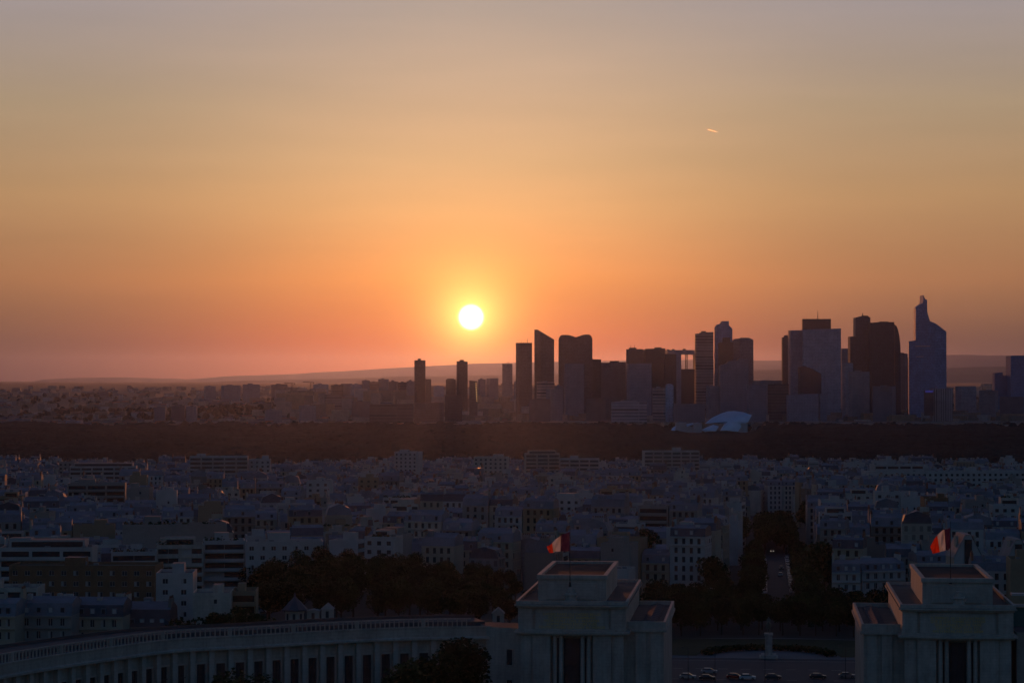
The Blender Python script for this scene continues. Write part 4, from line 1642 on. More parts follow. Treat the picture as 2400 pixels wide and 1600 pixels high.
wing = thing('palace_wing', 'long curved pale stone palace wing with tall pillars and railed roof walk', 'palace wing')
mb = MB()
ribbon(mb, [(-.9, 36), (-.9, 51.3), (-.9, 54.3), (-.26, 54.3), (-.26, 56.9), (-14.98, 56.9), (-14.98, 36)], PALE)
mb.build('wall', wing)
mb = MB()
ribbon(mb, [(-.25, 54.303), (.75, 54.303), (.75, 54.75), (.45, 54.95), (.12, 55.0), (.12, 57.0), (.3, 57.05), (.3, 57.35), (-.15, 57.35), (-.15, 57.0)], PALE)
mb.build('cornice', wing)
mb = MB()
ribbon(mb, [(-.15, 57.0), (-5.2, 57.0), (-5.2, 57.9), (-14.6, 57.9), (-14.6, 58.6), (-15, 58.6), (-15, 57.0)], TERRACE)
mb.build('roof', wing)
rl = MB()
ribbon(rl, [(-1.15, 58.9), (-1.15, 59.12), (-1.45, 59.12), (-1.45, 58.9), (-1.15, 58.9)], PALE, 4)
railing = rl.build('railing', wing)
post = MB()
post.box(-.13, .13, -.13, .13, 0, 1.893, PALE)
postm = post.mesh('railing_post')
big = MB()
big.box(-.5, .5, -.16, .16, 0, 1.893, PALE)
bigm = big.mesh('railing_post')
rest_posts = MB()
for k, i in enumerate(range(5, len(CURVE) - 30)):
    q = off(i, -1.3)
    q2 = off(i + 1, -1.3)
    M = frame(q[0], q[1], 57.005, math.atan2(q2[1] - q[1], q2[0] - q[0]))
    if k < 100:
        o = bpy.data.objects.new('railing_post', bigm if i % 14 == 0 else postm)
        COL.objects.link(o)
        o.parent = railing
        o.matrix_local = M
    else:
        rest_posts.join(big if i % 14 == 0 else post, M)
if rest_posts.f:
    o = rest_posts.build('railing_post', railing)
    o['kind'] = 'stuff'
pil = MB()
pil.box(-.62, .62, -.55, .55, 36, 54.298, PALE)
pilm = pil.mesh('pilaster')
wi = MB()
wi.face([(-1.05, 0, 40), (1.05, 0, 40), (1.05, 0, 51.2), (-1.05, 0, 51.2)], GLASS)
for z in (42.8, 45.6, 48.4):
    wi.box(-1.05, 1.05, -.12, -.003, z - .08, z + .08, DARKM)
for x in (-.35, .35):
    wi.box(x - .05, x + .05, -.1, -.004, 40, 51.2, DARKM)
for a, b in ((-1.3, -1.05), (1.05, 1.3)):
    wi.box(a, b, -.35, -.002, 40, 51.5, PALE)
wi.box(-1.05, 1.05, -.35, -.002, 51.2, 51.5, PALE)
wim = wi.mesh('window')
for i in range(4, len(CURVE) - 6, 4):
    def at(j, d):
        q, r_ = off(j, d), off(j + 1, d)
        return frame(q[0], q[1], 0, math.atan2(q[1] - r_[1], q[0] - r_[0]))
    o = bpy.data.objects.new('pilaster', pilm)
    COL.objects.link(o)
    o.parent = wing
    o.matrix_local = at(i, -.33)
    if i + 2 < len(CURVE) - 2:
        o = bpy.data.objects.new('window', wim)
        COL.objects.link(o)
        o.parent = wing
        o.matrix_local = at(i + 2, -.87)
# plain end bay next to the pavilion
eb = MB()
p0, p1 = off(1, .1), ST(553.5, -54)
eb.prism([p0, p1, ST(566, -54), off(1, -12)], 36, 57.2, PALE, TERRACE)
eb.build('end_bay', wing)
dv = (Vector(p1) - Vector(p0)).normalized()
for zb in (41.5, 48.6):
    e2 = MB()
    e2.box(-.75, .75, -.06, .0, 0, 3.6, GLASS)
    for x0, x1, z0, z1 in ((-.95, -.75, -.2, 3.8), (.75, .95, -.2, 3.8), (-.75, .75, 3.6, 3.8), (-.75, .75, -.2, 0)):
        e2.box(x0, x1, -.22, .0, z0, z1, PALE)
    o = e2.build('window', wing)
    c = Vector(p0).lerp(Vector(p1), .55)
    o.matrix_local = frame(c.x, c.y, zb, math.atan2(dv.y, dv.x)) @ Matrix.Translation((0, -.02, 0))

# ------------------------------------------------------------------ the palace: two pavilions
INSCR = [['CHOSES RARES OU CHOSES BELLES', 'ICI SAVAMMENT ASSEMBLEES', "INSTRUISENT L'OEIL A REGARDER", 'COMME JAMAIS ENCORE VUES', 'TOUTES CHOSES QUI SONT AU MONDE'],
         ["IL DEPEND DE CELUI QUI PASSE", 'QUE JE SOIS TOMBE OU TRESOR', 'QUE JE PARLE OU ME TAISE', "CECI NE TIENT QU'A TOI", "AMI N'ENTRE PAS SANS DESIR"]]


def pavilion(sg, label):
    """sg -1: left of the axis, +1: right; local x = t (mirrored), local y = s"""
    o = thing('palace_pavilion', label, 'palace pavilion', (0, 0, 0), -AX)

    def X(t):
        return sg * t

    def bx(mb, t0, t1, s0, s1, z0, z1, mat, top=None):
        a, b = sorted((X(t0), X(t1)))
        mb.box(a, b, s0, s1, z0, z1, mat, top)

    def front(mb, t0, t1, s0, s1, z0, z1, mat, bow, top=None, n=14):
        a, b = sorted((X(t0), X(t1)))
        poly = [(a + (b - a) * i / n, s0 - bow * (1 - (2 * i / n - 1) ** 2)) for i in range(n + 1)] + [(b, s1), (a, s1)]
        mb.prism(poly, z0, z1, mat, top or mat, True)
    ti, to, tl = 31.5, 56.4, 22.2                    # inner edge, outer edge, edge of the low side hall
    mb = MB()
    bx(mb, ti + .9, to - .4, 552.2, 612, 34, 56.1, PALE)
    mb.build('wall', o)
    # side hall beside the esplanade
    mb = MB()
    bx(mb, tl + .8, ti + .88, 556.5, 608, 34, 56.6, PALE)
    mb.build('side_hall', o)
    mb = MB()
    bx(mb, tl, ti - .1, 555.4, 609, 56.603, 57.2, PALE)
    bx(mb, tl + .25, ti - .1, 555.7, 608.6, 57.203, 57.9, PALE)
    for t0, t1, s0, s1 in ((tl + .25, ti - .1, 555.7, 556.3), (tl + .25, tl + .85, 556.3, 608.6), (tl + .85, ti - .1, 608.0, 608.6)):
        bx(mb, t0, t1, s0, s1, 57.903, 59.0, PALE)
    bx(mb, tl + .86, ti - .11, 556.31, 607.9, 57.904, 57.96, TERRACE)
    sr = mb.build('side_hall_roof', o)
    sk = MB()
    c0, c1 = X(tl + 2.6), X(tl + 6.0)
    a, b = min(c0, c1), max(c0, c1)
    m_ = (a + b) / 2
    for i in range(11):
        s = 560 + i * 4.1
        sk.face([(a, s, 58.3), (m_, s, 58.75), (m_, s + 3.7, 58.75), (a, s + 3.7, 58.3)], ROOFGLASS)
        sk.face([(m_, s, 58.75), (b, s, 58.3), (b, s + 3.7, 58.3), (m_, s + 3.7, 58.75)], ROOFGLASS)
        sk.face([(a, s, 57.97), (b, s, 57.97), (b, s, 58.3), (m_, s, 58.75), (a, s, 58.3)], METAL)
        sk.face([(b, s + 3.7, 57.97), (a, s + 3.7, 57.97), (a, s + 3.7, 58.3), (m_, s + 3.7, 58.75), (b, s + 3.7, 58.3)], METAL)
        sk.box(a, b, s + 3.7, s + 4.1, 57.97, 58.3, METAL)
    sk.build('skylight', sr)
    # main cornice, bowed, and the attic
    mb = MB()
    front(mb, ti - .3, to + .3, 550.9, 612.6, 56.103, 56.5, PALE, 1.1)
    front(mb, ti - .9, to + .9, 550.3, 613.2, 56.503, 57.0, PALE, 1.1)
    front(mb, ti - .2, to + .2, 551.0, 612.5, 57.003, 57.5, PALE, 1.1)
    mb.build('cornice', o)
    mb = MB()
    bx(mb, ti, to, 551.6, 612, 57.503, 62.4, PALE)
    bx(mb, ti, ti + 3.4, 551.05, 551.598, 57.503, 62.4, PALE)
    bx(mb, to - 3.4, to, 551.05, 551.598, 57.503, 62.4, PALE)
    front(mb, ti + 4.0, to - 4.0, 551.3, 551.59, 57.504, 62.39, PALE, .9)
    mb.build('attic', o)
    mb = MB()
    front(mb, ti - .35, to + .35, 550.9, 612.5, 62.403, 62.8, PALE, 1.0)
    front(mb, ti - .8, to + .8, 550.4, 613.0, 62.803, 63.2, PALE, 1.0, TERRACE)
    for t0, t1, s0, s1 in ((ti - .5, to + .5, 550.7, 551.4), (ti - .5, ti + .1, 551.4, 612.6), (to - .1, to + .5, 551.4, 612.6), (ti + .1, to - .1, 612.0, 612.6)):
        bx(mb, t0, t1, s0, s1, 63.203, 64.0, PALE)
    mb.build('parapet', o)
    # upper block, set back, open roof with a raised rim
    u0, u1 = 36.6, 52.6
    mb = MB()
    bx(mb, u0, u1, 560, 603, 63.204, 68.3, PALE)
    bx(mb, u0 + 2.1, u1 - 2.1, 559.7, 559.99, 63.6, 67.4, PALE)
    ub = mb.build('upper_block', o)
    mb = MB()
    bx(mb, u0 - .3, u1 + .3, 559.6, 603.4, 68.303, 68.6, PALE)
    for t0, t1, s0, s1 in ((u0 - .3, u1 + .3, 559.6, 561.0), (u0 - .3, u0 + .7, 561.0, 603.4), (u1 - .7, u1 + .3, 561.0, 603.4), (u0 + .7, u1 - .7, 602.2, 603.4)):
        bx(mb, t0, t1, s0, s1, 68.603, 69.3, PALE)
    bx(mb, u0 + .71, u1 - .71, 561.1, 602.1, 68.604, 68.66, ROOFDARK)
    mb.build('roof', ub)
    # stone trophy before the flagpole
    mb = MB()
    c = (X((u0 + u1) / 2), 556.2)
    for r, z0, z1 in ((1.6, 63.21, 63.9), (1.25, 63.9, 65.0), (1.5, 65.0, 65.5), (.8, 65.5, 66.6)):
        mb.bar((c[0], c[1], z0), (c[0], c[1], z1), r, PALE, 10, r * .85)
    for sx in (-1, 1):
        mb.bar((c[0] + sx * .9, c[1], 63.9), (c[0] + sx * 2.0, c[1], 65.3), .35, PALE, 6, .15)
    mb.build('stone_trophy', o)
    # lower front: broad piers, thin columns and the dark entrance bay
    cx_ = (ti + to) / 2
    for t, w, s in ((ti + 2.0, 3.0, 551.3), (to - 2.0, 3.0, 551.3), (cx_ - 7.0, 4.2, 550.7), (cx_ + 7.0, 4.2, 550.7)):
        mb = MB()
        front(mb, t - w / 2, t + w / 2, s, 552.19, 34, 56.098, PALE, .35, n=8)
        mb.build('pier', o)
    for t, w in ((cx_ - 3.9, .9), (cx_ - 2.5, .9), (cx_ + 2.5, .9), (cx_ + 3.9, .9)):
        mb = MB()
        mb.bar((X(t), 551.0, 34), (X(t), 551.0, 56.09), w / 2 + .15, PALE, 14, w / 2)
        mb.build('column', o)
    for t, w, z1 in ((cx_, 3.9, 55.4), (cx_ - 3.2, .55, 55.4), (cx_ + 3.2, .55, 55.4)):
        wm_ = MB()
        x = X(t)
        wm_.face([(x - w / 2, 552.1, 38), (x + w / 2, 552.1, 38), (x + w / 2, 552.1, z1), (x - w / 2, 552.1, z1)], GLASS)
        n = 3 if w > 1 else 0
        for i in range(n):
            xx = x - w / 2 + w * (i + .5) / n
            wm_.box(xx - .06, xx + .06, 551.95, 552.09, 38, z1, DARKM)
        for z in range(40, int(z1), 3):
            wm_.box(x - w / 2, x + w / 2, 551.97, 552.085, z, z + .14, DARKM)
        wm_.build('window', o)
    for t in (tl + 2.6, tl + 6.1):
        mb = MB()
        bx(mb, t - 1.2, t + 1.2, 555.9, 556.49, 34, 56.598, PALE)
        mb.build('pier', o)
    # gilded lettering
    for i, line in enumerate(INSCR[0 if sg < 0 else 1]):
        cu = bpy.data.curves.new('inscription', 'FONT')
        cu.body = line
        cu.align_x = 'CENTER'
        cu.size = .78
        cu.extrude = .02
        cu.space_character = 1.1
        t_o = bpy.data.objects.new('inscription', cu)
        COL.objects.link(t_o)
        t_o.rotation_euler = (math.pi / 2, 0, 0)
        dg = bpy.context.evaluated_depsgraph_get()
        me_ = bpy.data.meshes.new_from_object(t_o.evaluated_get(dg))
        bpy.data.objects.remove(t_o)
        me_.materials.clear()
        me_.materials.append(GOLD)
        for v in me_.vertices:                       # set the letters on the bowed wall
            fx = v.co.x / ((to - ti - 8) / 2)
            d = .9 * (1 - fx * fx)
            v.co = (v.co.x, -d - .06 - v.co.z, v.co.y)
        to2 = bpy.data.objects.new('inscription_line', me_)
        COL.objects.link(to2)
        to2.parent = o
        to2.location = (X(cx_), 551.3, 60.75 - i * .75)
    # flat piece of the outer wall
    return o, X((u0 + u1) / 2)


pav1, px1 = pavilion(-1, 'pale stone pavilion at the end of the curved wing, under the wide open flag')
pav2, px2 = pavilion(1, 'pale stone pavilion cut by the frame corner, under the folded flag')

# things right of the far pavilion: the other wing's roof with pale awnings
w2 = thing('palace_wing', 'roof end of the second palace wing, teal strip, beside the far pavilion', 'palace wing', (0, 0, 0), -AX)
mb = MB()
mb.prism([(57.6, 556), (75, 552), (95, 538), (100, 552), (76, 567), (57.6, 570)], 34, 57.4, PALE, TERRACE)
mb.build('wall', w2)
mb = MB()
mb.box(58, 72, 572, 573, 56, 61.5, TEAL)
mb.build('teal_screen', w2)
for z in (61.8, 64.4):
    mb = MB()
    mb.box(58, 72, 571, 574, z, z + .5, PLASTER)
    mb.build('roof_band', w2)


def flag(u_base, v_base, Y, top_v, corners, label, plabel, pole_x):
    base = P(u_base, v_base, Y)
    topz = P(u_base, top_v, Y).z
    po = thing('flagpole', plabel, 'flagpole', (base.x, base.y, base.z))
    mb = MB()
    mb.bar((0, 0, .9), (0, 0, topz - base.z), .11, DARKM, 8, .06)
    mb.build('pole', po)
    mb = MB()
    mb.bar((0, 0, -.2), (0, 0, .9), .34, DARKM, 10, .22)
    mb.build('base', po)
    mb = MB()
    for a in range(6):
        for b in range(8):
            def sp(i, j):
                th, ph = math.pi * i / 6, 2 * math.pi * j / 8
                return (.16 * math.sin(th) * math.cos(ph), .16 * math.sin(th) * math.sin(ph), topz - base.z + .1 + .16 * math.cos(th))
            mb.face([sp(a, b), sp(a + 1, b), sp(a + 1, b + 1), sp(a, b + 1)], METAL)
    mb.build('finial', po)
    fo = thing('tricolour_flag', label, 'flag', (base.x - .12, base.y, 0))
    # corners: rows of (u, v top, v bottom, waves) from the hoist outwards
    cols = 30
    def edge(k):
        x = k * (len(corners) - 1)
        i = min(int(x), len(corners) - 2)
        f = x - i
        return [corners[i][c] + (corners[i + 1][c] - corners[i][c]) * f for c in range(4)]
    grid = []
    for i in range(cols + 1):
        k = i / cols
        ut, vt, ub, vb = edge(k)
        line = []
        for j in range(13):
            f = j / 12
            u = ut + (ub - ut) * f
            v = vt + (vb - vt) * f
            w = .55 * math.sin(k * 11 + f * 3.0) * min(1, k * 4) + .3 * math.sin(k * 19 - f * 6) * min(1, k * 3)
            p = P(u, v, base.y + w)
            line.append(Vector((p.x - base.x + .12, w, p.z)))
        grid.append(line)
    for s, mt in enumerate((FLAG_BLUE, FLAG_WHITE, FLAG_RED)):
        mb = MB()
        for i in range(cols // 3 * s, cols // 3 * (s + 1)):
            for j in range(12):
                mb.face([grid[i][j], grid[i + 1][j], grid[i + 1][j + 1], grid[i][j + 1]], mt)
        me_ = mb.mesh('stripe', True)
        bm_ = bmesh.new()
        bm_.from_mesh(me_)
        bmesh.ops.remove_doubles(bm_, verts=bm_.verts[:], dist=.001)
        bm_.to_mesh(me_)
        bm_.free()
        st_ = bpy.data.objects.new('stripe', me_)
        COL.objects.link(st_)
        st_.parent = fo
        st_['label'] = ('dark blue stripe at the pole', 'white middle stripe', 'bright red outer stripe')[s]


flag(1336, 1372, 558.5, 1238, [(1335, 1246, 1335, 1291), (1320, 1251, 1319, 1291), (1302, 1263, 1303, 1292), (1290, 1276, 1294, 1295), (1281, 1280, 1287, 1295)],
     'wide open blue white red flag glowing before the sunset over the near pavilion', 'dark flagpole on the near pavilion roof', 0)
flag(2228, 1365, 552.5, 1222, [(2227, 1236, 2227, 1282), (2220, 1239, 2224, 1288), (2210, 1241, 2213, 1290), (2200, 1250, 2205, 1292), (2190, 1262, 2198, 1294), (2180, 1280, 2186, 1297)],
     'folded flag with red fly end drooping over the far pavilion', 'dark flagpole on the far pavilion roof', 0)

def gable_house(u0, u1, vpeak, veave, Y, label):
    a, b, pk = P(u0, veave, Y), P(u1, veave, Y), P((u0 + u1) / 2, vpeak, Y)
    cx, zb = (a.x + b.x) / 2, a.z - 24
    w, h, t = (b.x - a.x) / 2, 24.0, pk.z - a.z + 24
    o = thing('gabled_house', label, 'building', (cx, Y, zb))
    mb = MB()
    mb.face([(-w, 0, -4), (w, 0, -4), (w, 0, h), (.9, 0, t), (-.9, 0, t), (-w, 0, h)], PLASTER)
    mb.face([(w, 14, -4), (-w, 14, -4), (-w, 14, h), (-.9, 14, t), (.9, 14, t), (w, 14, h)], PLASTER)
    for sx in (-1, 1):
        pts = [(sx * w, 0, -4), (sx * w, 14, -4), (sx * w, 14, h), (sx * w, 0, h)]
        mb.face(pts if sx > 0 else pts[::-1], STONE)
    mb.build('wall', o)
    mb = MB()
    for sx in (-1, 1):
        pts = [(sx * (w + .3), -.3, h - .3), (sx * (w + .3), 14.3, h - .3), (sx * .9, 14.3, t + .1), (sx * .9, -.3, t + .1)]
        mb.face(pts if sx > 0 else pts[::-1], ZINC)
    mb.face([(-.9, -.3, t + .1), (.9, -.3, t + .1), (.9, 14.3, t + .1), (-.9, 14.3, t + .1)], ZINC)
    mb.build('roof', o)
    mb = MB()
    mb.box(-1.1, 1.1, -.5, -.003, h - 5, t - 1.4, DARKM)
    mb.build('glazed_bay', o)
    mb = MB()
    for x in (-w + 1.6, w - 1.6):
        mb.box(x - .35, x + .35, 3, 7, h, t - .5, STONE, TILE)
    mb.build('chimney', o)


gable_house(2236, 2302, 1253, 1305, 742, 'pale house front with pointed gable and dark centre strip beside the far flag')
gable_house(2362, 2412, 1264, 1308, 752, 'second pale pointed gable, cut by the frame edge, right of the far flag')

# chapel in the cemetery grove
p = P(691, 1455, 622)
p.z -= .8
ch = thing('cemetery_chapel', 'small stone chapel with pointed dome among the cemetery trees', 'chapel', (p.x, p.y, p.z))
mb = MB()
oct_ = [(2.6 * math.cos(math.pi / 8 + i * math.pi / 4), 2.6 * math.sin(math.pi / 8 + i * math.pi / 4)) for i in range(8)]
mb.prism(oct_, -8, 3.6, STONE)
for i in range(8):
    a = i * math.pi / 4
    M = Matrix.Rotation(a + math.pi / 2, 4, 'Z')
    mb.obox(M, -.35, .35, -2.46, -2.43, .6, 2.9, GLASS)
mb.build('wall', ch)
mb = MB()
pr_ = [(3.4, 3.6), (3.5, 3.9), (2.6, 4.8), (1.7, 5.8), (.8, 6.6), (.35, 7.1), (.12, 8.2)]
for (r0, z0), (r1, z1) in zip(pr_, pr_[1:]):
    for i in range(8):
        a, b = math.pi / 8 + i * math.pi / 4, math.pi / 8 + (i + 1) * math.pi / 4
        mb.face([(r0 * math.cos(a), r0 * math.sin(a), z0), (r0 * math.cos(b), r0 * math.sin(b), z0), (r1 * math.cos(b), r1 * math.sin(b), z1), (r1 * math.cos(a), r1 * math.sin(a), z1)], SLATE)
mb.build('roof', ch)
for i, (u, v, w, lab) in enumerate([(735, 1444, 3.2, 'flat-topped stone tomb just right of the pointed chapel'), (768, 1440, 3.0, 'tomb with bright white gable right of the flat-topped tomb'),
                                    (1168, 1450, 3.0, 'stone tomb house beside the near pavilion wall')]):
    p = P(u, v, 624 if i < 3 else 618)
    o = thing('stone_tomb', lab, 'tomb', (p.x, p.y, p.z))
    mb = MB()
    mb.box(-w / 2, w / 2, -1.6, 1.6, -7, 1.6, STONE)
    mb.box(-.4, .4, -1.64, -1.603, -.6, 1.1, GLASS)
    mb.build('wall', o)
    mb = MB()
    a = w / 2 + .25
    hh = .4 if i == 0 else 1.5
    mb.face([(-a, -1.8, 1.603), (a, -1.8, 1.603), (a, 1.8, 1.603), (-a, 1.8, 1.603)][::-1], STONE)
    mb.face([(-a, -1.8, 1.61), (a, -1.8, 1.61), (0, -1.8, 1.61 + hh)], STONE if i != 1 else PLASTER)
    mb.face([(a, 1.8, 1.61), (-a, 1.8, 1.61), (0, 1.8, 1.61 + hh)], STONE)
    mb.face([(a, -1.8, 1.61), (a, 1.8, 1.61), (0, 1.8, 1.61 + hh), (0, -1.8, 1.61 + hh)], ZINC)
    mb.face([(-a, 1.8, 1.61), (-a, -1.8, 1.61), (0, -1.8, 1.61 + hh), (0, 1.8, 1.61 + hh)], ZINC)
    mb.build('roof', o)

# sunset glints: polished roof lights tilted between the sun and the viewpoint
GLINT = surf('polished_roof_light', (0.05, 0.05, 0.05), 0.5, 0.1, 1.0, spec=0.6, tint=False)
for i, (u, v, Y, w, lab) in enumerate([(1122, 1096, 1560, 12, 'pair of glinting roof lights on a white block below the sun'), (1118, 1198, 1100, 7, 'glinting roof light in the middle roofscape'),
                                       (1213, 1098, 1560, 5, 'small glinting roof light below the slant-topped tower'), (1370, 1168, 1200, 26, 'long thin glinting roof edge below the twin-lobed tower'), (643, 1182, 1150, 8, 'thin glinting roof light above the white block'),
                                       (522, 1153, 1200, 3, 'orange glint on a roof among the middle houses'),
                                       (1895, 1097, 1500, 7, 'thin glint on a roof below the mast-topped tower')]):
    p = P(u, v, Y)
    view = (Vector((0, 0, ZC)) - p).normalized()
    n = (view + SUN).normalized()
    q = n.to_track_quat('Z', 'Y')
    o = thing('roof_light', lab, 'roof light', p)
    mb = MB()
    mb.box(-w / 4, w / 4, -.8, .8, -.2, 0.0, GLINT)
    gl = mb.build('pane', o)
    gl.rotation_euler = q.to_euler()
    mb = MB()
    mb.box(-w / 4 - .2, w / 4 + .2, -1.0, 1.0, -5, -.35, ZINC)
    mb.build('kerb', o)
    gl.rotation_euler = q.to_euler()

# ------------------------------------------------------------------ the wood
def canopy():
    rng = np.random.default_rng(4)
    ys = np.concatenate([np.arange(2330, 3000, 5.0), np.arange(3000, 4000, 8.0), np.arange(4000, 5001, 12.0)])
    nx = 380
    vs = []
    kx = np.linspace(-1, 1, nx)
    # round crowns: nearest of jittered cell centres
    def crownh(x, y, c):
        ix, iy = np.floor(x / c), np.floor(y / c)
        best = np.full(x.shape, 9.0)
        for di in (-1, 0, 1):
            for dj in (-1, 0, 1):
                a, b = ix + di, iy + dj
                h = np.sin(a * 127.1 + b * 311.7) * 43758.5453
                jx = h - np.floor(h)
                h = np.sin(a * 269.5 + b * 183.3) * 43758.5453
                jy = h - np.floor(h)
                d = np.hypot(x - (a + .15 + .7 * jx) * c, y - (b + .15 + .7 * jy) * c) / c
                best = np.minimum(best, d - .25 * (jx - .5))
        return np.clip(1 - best ** 2 * 1.7, -0.4, 1.2)
    for y in ys:
        x = kx * 0.30 * y
        yy = np.full(nx, y)
        h = 12 + 6.0 * crownh(x, yy, 15.0) + 2.6 * crownh(x + 300, yy, 6.5) + rng.normal(0, .7, nx)
        big = np.array([noise.noise(Vector((a * .004, y * .004, 7))) for a in x])
        h = h + 3.5 * big
        if y < 2336:
            h = h * 0
        if y > 3600:
            uu = 1200 + F * x / y
            clr = np.clip((uu - 1535) / 25, 0, 1) * np.clip((1790 - uu) / 25, 0, 1) * np.clip((y - 3600) / 500, 0, 1)
            h = h * (1 - .68 * clr)
        if y > 4700:
            h = h + 10 * np.array([noise.noise(Vector((a * .011, y * .004, 2))) for a in x])
        z = np.array([gz(a, y) for a in x[::20]])
        z = np.interp(x, x[::20], z)
        vs.append(np.stack([x + rng.normal(0, .8, nx), yy + rng.normal(0, .8, nx), z + np.maximum(h, 0)], 1))
    V = np.concatenate(vs)
    ny = len(ys)
    a = (np.arange(ny - 1)[:, None] * nx + np.arange(nx - 1)[None, :]).ravel()
    Fc = np.stack([a, a + 1, a + nx + 1, a + nx], 1)
    me = bpy.data.meshes.new('dark_wood')
    me.from_pydata(V.tolist(), [], Fc.tolist())
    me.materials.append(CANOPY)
    o = bpy.data.objects.new('dark_wood', me)
    COL.objects.link(o)
    kind(o, 'stuff', 'broad dark wood stretching across the scene beyond the city roofs', 'wood')


canopy()

def blob(mb, rng, x, y, z, r, mat, tall=1.5):
    seg = 7
    rows = []
    for rr, zz in ((.3, 0), (.95, .35), (1.0, .6), (.7, .9), (.25, 1.08)):
        rows.append([(x + r * rr * math.cos(2 * math.pi * j / seg) * rng.uniform(.75, 1.2), y + r * rr * math.sin(2 * math.pi * j / seg) * rng.uniform(.8, 1.2), z + r * tall * zz * rng.uniform(.85, 1.1)) for j in range(seg)])
    for a, b in zip(rows, rows[1:]):
        for j in range(seg):
            jj = (j + 1) % seg
            mb.face([a[j], a[jj], b[jj], b[j]], mat)
    mb.face(rows[-1], mat)


erng = random.Random(17)
em = MB()
for i in range(3000):
    y = 2345 - 420 * erng.random() ** 2
    x = erng.uniform(-.24, .24) * y
    if y < 2325 and (noise.noise(Vector((x * .012, y * .01, 4))) < -.05 or not is_free(rect(x, y, 5, 5, 0))):
        continue
    r = erng.uniform(4, 7.5)
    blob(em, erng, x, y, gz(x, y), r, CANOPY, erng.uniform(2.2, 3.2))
kind(em.build('wood_edge_trees'), 'stuff', 'ragged dark trees where the wood meets the last houses', 'woods')
nt_ = 0
for i in range(4000):
    y = erng.uniform(780, 1500)
    x = erng.uniform(-.22, .22) * y
    if nt_ >= 70:
        break
    if noise.noise(Vector((x * .02, y * .02, 8))) < .0 or not is_free(rect(x, y, 6, 6, 0)):
        continue
    take(rect(x, y, 6, 6, 0))
    nt_ += 1
    tree(x, y, gz(x, y), gz(x, y) + erng.uniform(13, 20), MIDT, erng, 'dark tree standing in a gap between the roofs of the city', 'trees in gaps between the roofs', 4.4, 3.8, 4.6)

# ------------------------------------------------------------------ towers of the business quarter
def tower_bits(o, spec, Y, rng):
    pass


def tower(name, label, cat, Y, outline, mat, depth=None, corner=None, tint=(1, 1, 1), cap=(), masts=(), base=None, roofmat=None, group=None):
    """outline: [(u, vtop), ...] from left to right, the skyline of the shaft; extruded to a real depth.
    corner: column of the vertical edge between its two visible faces"""
    us = [q[0] for q in outline]
    pts = [P(u, v, Y) for u, v in outline]
    x0, x1 = pts[0].x, pts[-1].x
    W = x1 - x0
    depth = depth or min(max(W * .8, 18), 60)
    zb = base if base is not None else gz((x0 + x1) / 2, Y) - 3
    o = thing(name, label, cat, ((x0 + x1) / 2, Y, zb), 0, group)
    cx = (x0 + x1) / 2
    mb = MB()
    if corner is None:
        F_ = [(p.x - cx, 0.0, p.z - zb) for p in pts]
    else:
        xc = P(corner, 800, Y).x - cx
        F_ = []
        for p in pts:
            x = p.x - cx
            dy = (abs(x - xc) * (0.75 if x < xc else 0.28))
            F_.append((x, dy, p.z - zb))
        if not any(abs(f[0] - xc) < .5 for f in F_):
            for i in range(len(F_) - 1):
                if F_[i][0] < xc < F_[i + 1][0]:
                    k = (xc - F_[i][0]) / (F_[i + 1][0] - F_[i][0])
                    F_.insert(i + 1, (xc, 0.0, F_[i][2] + (F_[i + 1][2] - F_[i][2]) * k))
                    break
    run = 0
    dmax = max(f[1] for f in F_)
    Bk = [(f[0] * (1 if corner is None else .9), depth + dmax, f[2]) for f in F_]
    for a, b, c, d in zip(F_, F_[1:], Bk[1:], Bk):
        L = math.hypot(b[0] - a[0], b[1] - a[1])
        if L > .01 and abs(b[0] - a[0]) > .01:
            mb.face([(a[0], a[1], 0), (b[0], b[1], 0), b, a], mat, [(run, 0), (run + L, 0), (run + L, b[2]), (run, a[2])])
            mb.face([(c[0], c[1], 0), (d[0], d[1], 0), d, c], mat, [(run, 0), (run + L, 0), (run + L, d[2]), (run, c[2])])
        run += L
        mb.face([a, b, c, d], roofmat or GRAVEL)
    for a, d in ((F_[0], Bk[0]), (F_[-1], Bk[-1])):
        L = math.hypot(d[0] - a[0], d[1] - a[1])
        pts_ = [(d[0], d[1], 0), (a[0], a[1], 0), a, d]
        uv = [(0, 0), (L, 0), (L, a[2]), (0, d[2])]
        if a is F_[-1]:
            pts_, uv = pts_[::-1], uv[::-1]
        mb.face(pts_, mat, uv)
    sh = mb.build('shaft', o, tint=tint)
    for (ua, ub, v, m2) in cap:
        a, b = P(ua, v, Y), P(ub, v, Y)
        zl = interp([(q[0], P(q[0], q[1], Y).z) for q in outline], (ua + ub) / 2) - zb
        mb = MB()
        mb.box(a.x - cx, b.x - cx, depth * .2, depth * .75, min(zl, a.z - zb) - 2.5, a.z - zb, m2)
        mb.build('plant_room', o, tint=tint)
    for (u, v, r) in masts:
        a = P(u, v, Y)
        zl = interp([(q[0], P(q[0], q[1], Y).z) for q in outline], u) - zb
        for ca in cap:
            if ca[0] <= u <= ca[1]:
                zl = P(u, ca[2], Y).z - zb
        mb = MB()
        mb.bar((a.x - cx, depth * .4, zl - 1), (a.x - cx, depth * .4, a.z - zb), r, DARKM, 6, r * .4)
        mb.build('mast', o)
    return o


